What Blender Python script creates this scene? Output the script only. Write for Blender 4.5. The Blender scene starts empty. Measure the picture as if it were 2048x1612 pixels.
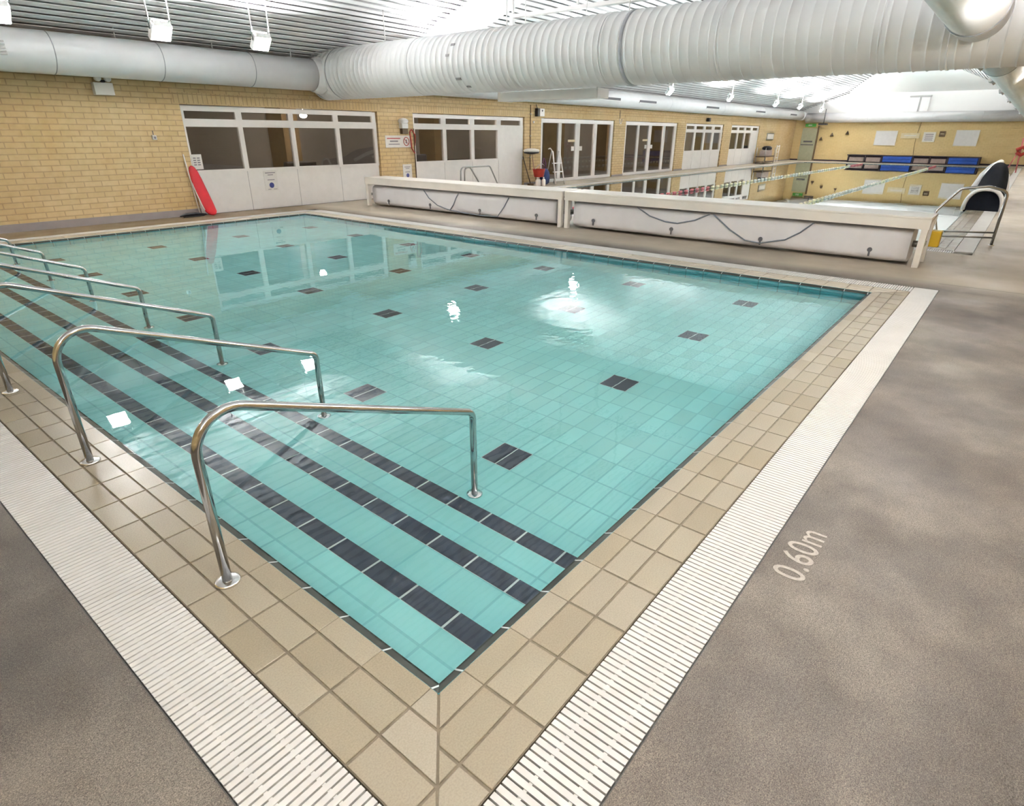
import bpy, bmesh, math, random
from mathutils import Vector, Matrix
random.seed(7)
scene = bpy.context.scene
COL = scene.collection
PI = math.pi

# ------------------------------------------------------------------ materials
MATS = {}
def new_mat(name):
    m = bpy.data.materials.new(name); m.use_nodes = True
    nt = m.node_tree
    for n in list(nt.nodes): nt.nodes.remove(n)
    out = nt.nodes.new('ShaderNodeOutputMaterial')
    MATS[name] = m
    return m, nt, out
class G:
    """tiny helper around a node tree"""
    def __init__(s, nt): s.nt = nt
    def n(s, t, **kw):
        nd = s.nt.nodes.new(t)
        for k, v in kw.items(): setattr(nd, k, v)
        return nd
    def l(s, a, b): s.nt.links.new(a, b)
    def val(s, sock, v):
        if hasattr(v, 'is_linked') or isinstance(v, bpy.types.NodeSocket): s.l(v, sock)
        else: sock.default_value = v
    def math(s, op, a, b=None, c=None):
        nd = s.n('ShaderNodeMath', operation=op)
        s.val(nd.inputs[0], a)
        if b is not None: s.val(nd.inputs[1], b)
        if c is not None: s.val(nd.inputs[2], c)
        return nd.outputs[0]
    def pos(s): return s.n('ShaderNodeNewGeometry').outputs['Position']
    def sep(s, v):
        nd = s.n('ShaderNodeSeparateXYZ'); s.l(v, nd.inputs[0]); return nd.outputs
    def comb(s, x, y, z):
        nd = s.n('ShaderNodeCombineXYZ')
        for i, v in enumerate((x, y, z)): s.val(nd.inputs[i], v)
        return nd.outputs[0]
    def noise(s, vec, scale, detail=3, rough=.55, w=None):
        nd = s.n('ShaderNodeTexNoise'); s.l(vec, nd.inputs['Vector'])
        nd.inputs['Scale'].default_value = scale; nd.inputs['Detail'].default_value = detail
        nd.inputs['Roughness'].default_value = rough
        return nd.outputs['Fac']
    def ramp(s, fac, stops):
        nd = s.n('ShaderNodeValToRGB'); s.l(fac, nd.inputs[0])
        el = nd.color_ramp.elements
        while len(el) < len(stops): el.new(.5)
        for e, (p, c) in zip(el, stops):
            e.position = p; e.color = (*c, 1) if len(c) == 3 else c
        return nd.outputs[0]
    def mix(s, fac, a, b, bt='MIX'):
        nd = s.n('ShaderNodeMix', data_type='RGBA', blend_type=bt)
        s.val(nd.inputs[0], fac)
        for i, v in ((6, a), (7, b)):
            if isinstance(v, tuple): nd.inputs[i].default_value = (*v[:3], 1)
            else: s.l(v, nd.inputs[i])
        return nd.outputs[2]
    def bump(s, h, strength=.3, dist=.01, normal=None):
        nd = s.n('ShaderNodeBump'); s.l(h, nd.inputs['Height'])
        nd.inputs['Strength'].default_value = strength; nd.inputs['Distance'].default_value = dist
        return nd.outputs[0]
    def bsdf(s, out, col, rough=.5, metal=0., spec=.5, normal=None):
        nd = s.n('ShaderNodeBsdfPrincipled')
        if isinstance(col, tuple): nd.inputs['Base Color'].default_value = (*col[:3], 1)
        else: s.l(col, nd.inputs['Base Color'])
        s.val(nd.inputs['Roughness'], rough)
        nd.inputs['Metallic'].default_value = metal
        nd.inputs['Specular IOR Level'].default_value = spec
        if normal is not None: s.l(normal, nd.inputs['Normal'])
        s.l(nd.outputs[0], out.inputs[0])
        return nd
def simple(name, col, rough=.5, metal=0., spec=.5, var=.06, scale=6., bump=0.):
    m, nt, out = new_mat(name); g = G(nt); p = g.pos()
    f = g.noise(p, scale, 4)
    a = tuple(max(0, c * (1 - var)) for c in col); b = tuple(min(1, c * (1 + var)) for c in col)
    c = g.ramp(f, [(.3, a), (.7, b)])
    nrm = g.bump(g.noise(p, scale * 12, 3), bump, .004) if bump else None
    g.bsdf(out, c, rough, metal, spec, nrm)
    return m
def emit(name, col, strength):
    m, nt, out = new_mat(name); g = G(nt)
    e = g.n('ShaderNodeEmission'); e.inputs[0].default_value = (*col, 1); e.inputs[1].default_value = strength
    g.l(e.outputs[0], out.inputs[0]); return m

simple('white_plastic', (.80, .76, .73), .35, var=.03)
simple('bench_white', (.78, .74, .69), .4, var=.04, scale=3)
simple('cover_white', (.73, .72, .75), .55, var=.05, scale=2.2, bump=.15)
simple('white_paint', (.80, .79, .78), .5, var=.02)
simple('duct_paint', (.76, .76, .77), .42, var=.05, scale=1.5)
simple('duct_seam', (.36, .37, .40), .5, var=.1)
simple('duct_patch', (.30, .29, .30), .6, var=.2, scale=20)
simple('dark_vent', (.10, .10, .11), .6)
simple('slat_paint', (.84, .83, .83), .38, var=.03)
simple('slat_void', (.34, .34, .34), .9, var=.1)
simple('beam_paint', (.80, .79, .78), .5, var=.02)
simple('hip_paint', (.82, .82, .80), .55, var=.02, scale=1)
simple('steel', (.50, .50, .50), .14, metal=1., var=.04, scale=30)
simple('steel_dull', (.40, .40, .39), .35, metal=1., var=.05)
simple('flange_steel', (.80, .79, .78), .22, metal=1., var=.03)
simple('grate_white', (.58, .565, .545), .45, var=.04, scale=4)
simple('channel_dark', (.08, .077, .07), .7, var=.2)
simple('grout_brown', (.17, .138, .095), .8, var=.2, scale=30)
simple('dark_tile', (.045, .055, .085), .25, var=.25, scale=9)
simple('edge_tile', (.032, .036, .030), .3, var=.3, scale=9)
simple('light_grout', (.62, .68, .68), .7, var=.08, scale=20)
simple('red_foam', (.52, .012, .02), .45, var=.12, scale=5)
simple('black_plastic', (.012, .012, .016), .4, var=.3)
simple('black_vinyl', (.006, .007, .010), .85, spec=.05, var=.3)
simple('white_vinyl', (.72, .71, .71), .3, var=.04)
simple('rope_blue', (.20, .23, .28), .7, var=.15, scale=40)
simple('buckle_grey', (.13, .13, .15), .5, var=.2)
simple('yellow_plastic', (.66, .43, .02), .4, var=.08)
simple('blue_bag', (.012, .03, .12), .6, var=.3)
simple('purple_cloth', (.12, .035, .09), .7, var=.3)
simple('red_plastic', (.42, .03, .015), .45, var=.2)
simple('mop_white', (.74, .70, .64), .7, var=.08)
simple('brass_dark', (.10, .06, .03), .5)
simple('sign_white', (.74, .70, .66), .45, var=.03)
simple('sign_cream', (.72, .62, .42), .45, var=.05)
simple('print_grey', (.22, .20, .22), .6, var=.1)
simple('print_red', (.48, .10, .09), .5, var=.1)
simple('print_blue', (.05, .06, .22), .5, var=.1)
simple('board_white', (.76, .74, .73), .4, var=.03)
simple('door_green', (.44, .44, .30), .5, var=.06)
simple('trunk_brown', (.16, .10, .05), .6, var=.2)
simple('exit_green', (.10, .45, .08), .4, var=.1)
simple('blue_mat', (.01, .075, .42), .45, var=.15, scale=2)
simple('bench_dark', (.035, .02, .03), .6, var=.2)
simple('bench_tan', (.36, .28, .25), .6, var=.12)
simple('float_yellow', (.80, .74, .50), .4, var=.05)
simple('float_white', (.78, .75, .68), .4, var=.05)
simple('float_red', (.58, .14, .16), .4, var=.08)
simple('room_grey', (.36, .34, .33), .8, var=.1, scale=1)
simple('room_floor', (.20, .18, .17), .5, var=.1, scale=1)
simple('room_brown', (.26, .17, .08), .8, var=.2, scale=3)
simple('dark_furniture', (.03, .03, .045), .6, var=.3)
simple('skirting_grey', (.27, .24, .24), .6, var=.08, scale=3)
simple('text_paint', (.36, .325, .285), .8, var=.15, scale=60)
simple('wall_unit_white', (.80, .80, .80), .25, var=.03)
simple('wood_pole', (.36, .20, .14), .5, var=.1)
emit('lamp_lens', (1, .98, .94), 60)
emit('globe_glow', (1, .93, .82), 90); emit('globe_fill', (1, .95, .88), 150)

def brick(name, ax, soldier=False, lift=1.):
    m, nt, out = new_mat(name); g = G(nt); p = g.pos(); s = g.sep(p)
    u, v = s[ax], s[2]
    if soldier: u, v = v, u
    vec = g.comb(u, v, 0.)
    b = g.n('ShaderNodeTexBrick'); g.l(vec, b.inputs['Vector'])
    b.offset = .0 if soldier else .5
    b.inputs['Color1'].default_value = (.62, .475, .27, 1); b.inputs['Color2'].default_value = (.55, .40, .21, 1)
    b.inputs['Mortar'].default_value = (.35, .25, .14, 1)
    b.inputs['Scale'].default_value = 1; b.inputs['Mortar Size'].default_value = .010
    b.inputs['Mortar Smooth'].default_value = .15
    b.inputs['Bias'].default_value = -.1
    b.inputs['Brick Width'].default_value = .30; b.inputs['Row Height'].default_value = .10
    patch = g.ramp(g.noise(p, .55, 3), [(.42, (1.04, 1.02, 1.0)), (.72, (.93, .82, .62))])
    c = g.mix(1., b.outputs['Color'], patch, 'MULTIPLY')
    c = g.mix(.35, c, g.ramp(g.noise(p, 7, 4), [(.3, (.48, .35, .18)), (.7, (.66, .52, .305))]))
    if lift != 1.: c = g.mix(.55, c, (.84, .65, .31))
    h = g.math('SUBTRACT', 1., b.outputs['Fac'])
    g.bsdf(out, c, .75, spec=.3, normal=g.bump(h, .5, .01))
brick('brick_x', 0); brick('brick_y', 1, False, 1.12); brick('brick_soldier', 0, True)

def deck_mat():
    m, nt, out = new_mat('deck'); g = G(nt); p = g.pos(); s = g.sep(p)
    base = g.ramp(g.noise(p, 1.15, 6, .62), [(.32, (.076, .068, .063)), (.50, (.135, .120, .106)), (.66, (.215, .196, .170))])
    pink = g.ramp(g.noise(p, .45, 2), [(.40, (1, 1, 1)), (.68, (1.01, .95, .91))])
    c = g.mix(1., base, pink, 'MULTIPLY')
    sp = g.noise(p, 260, 2, .7)
    sp2 = g.noise(p, 90, 3, .7)
    c = g.mix(1., c, g.ramp(sp, [(.34, (.42, .41, .40)), (.52, (1, 1, 1)), (.68, (1.6, 1.56, 1.48))]), 'MULTIPLY')
    c = g.mix(1., c, g.ramp(sp2, [(.34, (.74, .72, .70)), (.60, (1.08, 1.08, 1.06))]), 'MULTIPLY')
    # brick reflection painted brown by the window wall; paler screed around the roller bench
    bl = g.n('ShaderNodeMapRange'); g.l(s[1], bl.inputs[0])
    bl.inputs[1].default_value = 9.5; bl.inputs[2].default_value = 12.3
    c = g.mix(bl.outputs[0], c, (.20, .148, .088))
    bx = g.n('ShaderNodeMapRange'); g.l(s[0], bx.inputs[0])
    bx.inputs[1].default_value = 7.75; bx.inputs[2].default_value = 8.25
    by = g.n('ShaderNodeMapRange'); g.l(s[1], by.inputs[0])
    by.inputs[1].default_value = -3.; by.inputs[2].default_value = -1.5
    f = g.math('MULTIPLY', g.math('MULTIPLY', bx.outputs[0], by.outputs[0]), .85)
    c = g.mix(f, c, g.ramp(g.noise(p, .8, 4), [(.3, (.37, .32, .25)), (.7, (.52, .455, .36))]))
    # saw-cut joints
    jx = g.math('ABSOLUTE', g.math('SUBTRACT', s[0], 8.12))
    jf = g.math('MULTIPLY', g.math('LESS_THAN', jx, .008), g.math('LESS_THAN', s[1], -.55))
    c = g.mix(jf, c, (.10, .09, .075))
    g.bsdf(out, c, g.ramp(g.noise(p, 1.3, 3), [(.35, (.42,) * 3), (.65, (.62,) * 3)]), spec=.4,
           normal=g.bump(sp, .35, .003))
deck_mat()

def coping_mat(nm='coping_tile', k=1., sat=1.):
    m, nt, out = new_mat(nm); g = G(nt); p = g.pos()
    r = g.n('ShaderNodeNewGeometry').outputs['Random Per Island']
    c = g.ramp(r, [(0, (.275, .232, .162)), (.35, (.315, .272, .20)), (.7, (.335, .295, .235)), (1, (.29, .243, .172))])
    c = g.mix(1., c, g.ramp(g.noise(p, 170, 2), [(.3, (.86, .86, .85)), (.65, (1.06, 1.06, 1.06))]), 'MULTIPLY')
    c = g.mix(.18, c, g.ramp(g.noise(p, 1.1, 2, .4), [(.25, (.28, .23, .15)), (.75, (.35, .315, .26))]))
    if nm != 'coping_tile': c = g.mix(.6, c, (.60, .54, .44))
    g.bsdf(out, c, .25, spec=.5,
           normal=g.bump(g.noise(p, 120, 2), .06, .002))
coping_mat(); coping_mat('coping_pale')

def pool_tile(name, ax_u, ax_v, u0, v0, pu, pv, col=(.34, .73, .73), gcol=(.25, .60, .63), w=.006):
    m, nt, out = new_mat(name); g = G(nt); p = g.pos(); s = g.sep(p)
    def line(sock, o, pitch):
        t = g.math('DIVIDE', g.math('SUBTRACT', sock, o), pitch)
        f = g.math('FRACT', t)
        d = g.math('MINIMUM', f, g.math('SUBTRACT', 1., f))
        return g.math('LESS_THAN', d, w / pitch), g.math('FLOOR', t)
    l1, c1 = line(s[ax_u], u0, pu); l2, c2 = line(s[ax_v], v0, pv)
    wn = g.n('ShaderNodeTexWhiteNoise', noise_dimensions='2D')
    g.l(g.comb(c1, c2, 0.), wn.inputs['Vector'])
    a = tuple(c * .93 for c in col); b = tuple(min(1, c * 1.06) for c in col)
    c = g.ramp(wn.outputs['Value'], [(0, a), (1, b)])
    c = g.mix(1., c, g.ramp(g.noise(p, 1.2, 3), [(.3, (.92, .95, .96)), (.7, (1.06, 1.03, 1.02))]), 'MULTIPLY')
    c = g.mix(g.math('MAXIMUM', l1, l2), c, gcol)
    g.bsdf(out, c, .3, spec=.3)
pool_tile('pool_floor', 0, 1, 1.645, 1.045, .25, .125)
pool_tile('pool_tread', 0, 1, .91, .27, .25, .25)
pool_tile('pool_wall_x', 1, 2, 1.045, -.6, .25, .125, (.12, .56, .66), (.04, .24, .32))  # wall tiles coloured darker than the floor to paint in their shade
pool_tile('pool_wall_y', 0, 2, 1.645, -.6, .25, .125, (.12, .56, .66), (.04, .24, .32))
pool_tile('deep_floor', 0, 1, 0, 0, .25, .125, (.24, .80, .84), (.13, .56, .62))

def water_mat():
    m, nt, out = new_mat('water'); g = G(nt); p = g.pos(); s = g.sep(p)
    n1 = g.noise(g.comb(g.math('MULTIPLY', s[0], 1.), g.math('MULTIPLY', s[1], 1.4), 0.), 7.5, 2, .45)
    n2 = g.noise(p, 1.1, 2, .4)
    # a returning inlet stirs the surface in the middle of the small pool; the rest is nearly still
    dx = g.math('SUBTRACT', s[0], 4.6); dy = g.math('SUBTRACT', s[1], 2.0)
    d = g.math('SQRT', g.math('ADD', g.math('MULTIPLY', dx, dx), g.math('MULTIPLY', g.math('MULTIPLY', dy, dy), .7)))
    mr = g.n('ShaderNodeMapRange'); g.l(d, mr.inputs[0])
    mr.inputs[1].default_value = .5; mr.inputs[2].default_value = 3.6; mr.inputs[3].default_value = 1.; mr.inputs[4].default_value = .10
    h = g.math('ADD', g.math('MULTIPLY', g.math('MULTIPLY', n1, mr.outputs[0]), .0019), g.math('MULTIPLY', n2, .0016))
    b = g.n('ShaderNodeBump'); g.l(h, b.inputs['Height']); b.inputs['Strength'].default_value = 1.; b.inputs['Distance'].default_value = 1.
    gl = g.n('ShaderNodeBsdfGlass'); gl.inputs['IOR'].default_value = 1.333; gl.inputs['Roughness'].default_value = 0.
    gl.inputs['Color'].default_value = (.96, 1, .995, 1)
    g.l(b.outputs[0], gl.inputs['Normal'])
    g.l(gl.outputs[0], out.inputs[0])
water_mat()

def glass_mat():
    m, nt, out = new_mat('window_glass'); g = G(nt)
    ge = g.n('ShaderNodeNewGeometry'); dt = g.n('ShaderNodeVectorMath', operation='DOT_PRODUCT')
    g.l(ge.outputs['Normal'], dt.inputs[0]); g.l(ge.outputs['Incoming'], dt.inputs[1])
    fr = g.math('MULTIPLY_ADD', g.math('POWER', g.math('SUBTRACT', 1., g.math('ABSOLUTE', dt.outputs['Value'])), 5.), .9, .05)
    t = g.n('ShaderNodeBsdfTransparent'); t.inputs[0].default_value = (.70, .68, .66, 1)
    gl = g.n('ShaderNodeBsdfGlossy'); gl.inputs['Roughness'].default_value = .01; gl.inputs['Color'].default_value = (1, 1, 1, 1)
    mx = g.n('ShaderNodeMixShader'); g.l(fr, mx.inputs[0])
    g.l(t.outputs[0], mx.inputs[1]); g.l(gl.outputs[0], mx.inputs[2]); g.l(mx.outputs[0], out.inputs[0])
glass_mat()

# ------------------------------------------------------------------ mesh helpers
class MB:
    def __init__(s): s.v = []; s.f = []; s.mi = []; s.sm = []; s.cur = 0
    def face(s, idx, smooth=False): s.f.append(idx); s.mi.append(s.cur); s.sm.append(smooth)
    def poly(s, pts, mi=None):
        b = len(s.v); s.v += [tuple(p) for p in pts]
        s.f.append(list(range(b, b + len(pts)))); s.mi.append(s.cur if mi is None else mi); s.sm.append(False)
    def box(s, x0, x1, y0, y1, z0, z1):
        if x0 > x1: x0, x1 = x1, x0
        if y0 > y1: y0, y1 = y1, y0
        if z0 > z1: z0, z1 = z1, z0
        b = len(s.v)
        s.v += [(x0, y0, z0), (x1, y0, z0), (x1, y1, z0), (x0, y1, z0), (x0, y0, z1), (x1, y0, z1), (x1, y1, z1), (x0, y1, z1)]
        for q in ((0, 3, 2, 1), (4, 5, 6, 7), (0, 1, 5, 4), (1, 2, 6, 5), (2, 3, 7, 6), (3, 0, 4, 7)):
            s.face([b + i for i in q])
    def obox(s, c, ex, ey, ez):
        """oriented box: centre and three half-axis vectors"""
        c, ex, ey, ez = map(Vector, (c, ex, ey, ez)); b = len(s.v)
        for sz in (-1, 1):
            for sx, sy in ((-1, -1), (1, -1), (1, 1), (-1, 1)): s.v.append(tuple(c + ex * sx + ey * sy + ez * sz))
        for q in ((0, 3, 2, 1), (4, 5, 6, 7), (0, 1, 5, 4), (1, 2, 6, 5), (2, 3, 7, 6), (3, 0, 4, 7)):
            s.face([b + i for i in q])
    def prism(s, pts2, a0, a1, axis):
        """extrude a 2D outline (the two other axes in cyclic order xyz) along axis"""
        n = len(pts2); b = len(s.v)
        for a in (a0, a1):
            for p, q in pts2:
                s.v.append((a, p, q) if axis == 0 else ((p, a, q) if axis == 1 else (p, q, a)))
        s.face([b + i for i in range(n)][::-1]); s.face([b + n + i for i in range(n)])
        for i in range(n):
            j = (i + 1) % n; s.face([b + i, b + j, b + n + j, b + n + i])
    def rings(s, rings, closed=True, cap=True, smooth=True):
        """skin successive rings of points"""
        b = len(s.v); n = len(rings[0])
        for r in rings: s.v += [tuple(p) for p in r]
        for k in range(len(rings) - 1):
            for i in range(n if closed else n - 1):
                j = (i + 1) % n
                s.face([b + k * n + i, b + k * n + j, b + (k + 1) * n + j, b + (k + 1) * n + i], smooth)
        if cap:
            s.face([b + i for i in range(n)][::-1]); s.face([b + (len(rings) - 1) * n + i for i in range(n)])
    def tube(s, path, r, seg=12, cap=True):
        P = [Vector(p) for p in path]; rr = r if isinstance(r, (list, tuple)) else [r] * len(P)
        t = (P[1] - P[0]).normalized(); up = Vector((0, 0, 1)) if abs(t.z) < .9 else Vector((1, 0, 0))
        nrm = (up - t * up.dot(t)).normalized(); R = []
        for i, p in enumerate(P):
            a = P[max(i - 1, 0)]; c = P[min(i + 1, len(P) - 1)]
            t = (c - a).normalized(); nrm = (nrm - t * nrm.dot(t)).normalized(); bi = t.cross(nrm)
            R.append([p + (nrm * math.cos(k * 2 * PI / seg) + bi * math.sin(k * 2 * PI / seg)) * rr[i] for k in range(seg)])
        s.rings(R, True, cap, True)
    def lathe(s, c, axis, prof, seg=32, cap=True):
        """prof: list of (pos along axis, radius) about centre c"""
        ax = 'xyz'.index(axis); R = []
        for a, r in prof:
            ring = []
            for k in range(seg):
                t = k * 2 * PI / seg; q = [0, 0, 0]
                q[ax] = a; q[(ax + 1) % 3] = c[(ax + 1) % 3] + r * math.cos(t); q[(ax + 2) % 3] = c[(ax + 2) % 3] + r * math.sin(t)
                ring.append(q)
            R.append(ring)
        s.rings(R, True, cap, True)
    def disc(s, c, axis, r, th, seg=20):
        a = c['xyz'.index(axis)]; s.lathe(c, axis, [(a - th / 2, r), (a + th / 2, r)], seg)
    def build(s, name, mats, parent=None, loc=None, bevel=0.):
        me = bpy.data.meshes.new(name)
        v = s.v
        if loc is not None: v = [(p[0] - loc[0], p[1] - loc[1], p[2] - loc[2]) for p in v]
        me.from_pydata(v, [], s.f)
        if isinstance(mats, str): mats = [mats]
        for mm in mats: me.materials.append(MATS[mm])
        for p, mi, sm in zip(me.polygons, s.mi, s.sm): p.material_index = mi; p.use_smooth = sm
        bm = bmesh.new(); bm.from_mesh(me); bmesh.ops.recalc_face_normals(bm, faces=bm.faces); bm.to_mesh(me); bm.free()
        me.update()
        o = bpy.data.objects.new(name, me); COL.objects.link(o)
        if loc is not None and parent is None: o.location = loc
        if parent is not None: o.parent = parent
        if bevel:
            md = o.modifiers.new('Bevel', 'BEVEL'); md.width = bevel; md.segments = 2; md.limit_method = 'ANGLE'
        return o
def fillet(pts, rad, n=8):
    P = [Vector(p) for p in pts]; out = [P[0]]
    for i in range(1, len(P) - 1):
        r = rad[i - 1] if isinstance(rad, (list, tuple)) else rad
        a = (P[i - 1] - P[i]).normalized(); b = (P[i + 1] - P[i]).normalized()
        ang = a.angle(b); d = r / math.tan(ang / 2); c = P[i] + (a + b).normalized() * (r / math.sin(ang / 2))
        s0 = P[i] + a * d - c; s1 = P[i] + b * d - c; tot = s0.angle(s1); axx = s0.cross(s1).normalized()
        for k in range(n + 1): out.append(c + Matrix.Rotation(tot * k / n, 3, axx) @ s0)
    out.append(P[-1]); return out
def empty(name, loc, label, cat, group=None):
    o = bpy.data.objects.new(name, None); o.empty_display_size = .1; COL.objects.link(o); o.location = loc
    o['label'] = label; o['category'] = cat
    if group: o['group'] = group
    return o
def tag(o, label, cat, group=None):
    o['label'] = label; o['category'] = cat
    if group: o['group'] = group
    return o
def struct(o): o['kind'] = 'structure'; return o
def sempty(name, loc=(0, 0, 0)):
    o = bpy.data.objects.new(name, None); o.empty_display_size = .1; COL.objects.link(o); o.location = loc
    return struct(o)
def part(mb, name, mat, root, bevel=0., label=None):
    """mesh given in world coordinates, made a child of root"""
    l = root.location
    p = root
    tot = Vector(l)
    while p.parent is not None: p = p.parent; tot += p.location
    o = mb.build(name, mat, root, loc=tuple(tot), bevel=bevel)
    if label: o['label'] = label
    return o

# ------------------------------------------------------------------ camera
f_px = 1184.4889
cam_d = bpy.data.cameras.new('camera'); cam = bpy.data.objects.new('camera', cam_d); COL.objects.link(cam)
cam_d.sensor_width = 36.; cam_d.lens = f_px / 2048 * 36.; cam_d.clip_start = .02; cam_d.clip_end = 200
Rr = Vector((0.63089641, -0.77585483, 0.00435891)); Ru = Vector((0.31834073, 0.26397816, 0.91048048)); Rb = Vector((-0.70755134, -0.57303125, 0.41352907))
cam.matrix_world = Matrix(((Rr.x, Ru.x, Rb.x, -.91909), (Rr.y, Ru.y, Rb.y, -1.04873), (Rr.z, Ru.z, Rb.z, 1.672), (0, 0, 0, 1)))
scene.camera = cam

# ------------------------------------------------------------------ dimensions
LX, LY = 7.06, 11.5                       # small pool
X0, X1, Y0, Y1 = -4.5, 49.2, -2.0, 13.0   # hall
G1 = (-.603, 7.70, -.603, 12.10)          # outer edge of grates, small pool
BX0, BX1, BY0, BY1 = 11.35, 45.9, -.12, 11.1   # big pool water
G2 = (BX0 - .60, BX1 + .60, BY0 - .60, BY1 + .60)
WZ = -.022

# ------------------------------------------------------------------ floor
mb = MB()
def rects(xs, ys, holes):
    for i in range(len(xs) - 1):
        for j in range(len(ys) - 1):
            cx, cy = (xs[i] + xs[i + 1]) / 2, (ys[j] + ys[j + 1]) / 2
            if any(h[0] < cx < h[1] and h[2] < cy < h[3] for h in holes): continue
            mb.box(xs[i], xs[i + 1], ys[j], ys[j + 1], -.12, 0)
rects(sorted([X0, G1[0], G1[1], G2[0], G2[1], X1]), sorted([Y0, G1[2], G1[3], G2[2], G2[3], Y1]), [G1, G2])
struct(mb.build('floor', 'deck'))

# painted depth mark
cu = bpy.data.curves.new('depth_marking', 'FONT'); cu.body = '0.60m'; cu.size = .165; cu.extrude = .0006
cu.space_character = 1.05; cu.offset = .0010
to = bpy.data.objects.new('depth_marking_curve', cu); COL.objects.link(to)
bpy.context.view_layer.update()
dg = bpy.context.evaluated_depsgraph_get()
me = bpy.data.meshes.new_from_object(to.evaluated_get(dg))
bpy.data.objects.remove(to); 
xs = [v.co.x for v in me.vertices]; ys = [v.co.y for v in me.vertices]
sx = .405 / (max(xs) - min(xs)); sy = .128 / (max(ys) - min(ys)); mx0, my0 = min(xs), min(ys)
for v in me.vertices: v.co.x = (v.co.x - mx0) * sx; v.co.y = (v.co.y - my0) * sy
me.materials.clear(); me.materials.append(MATS['text_paint'])
dm = bpy.data.objects.new('depth_marking', me); COL.objects.link(dm); dm.location = (1.31, -.778, .0008)
tag(dm, 'pale painted 0.60m depth marking on the grey deck beside the grate', 'marking')

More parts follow.
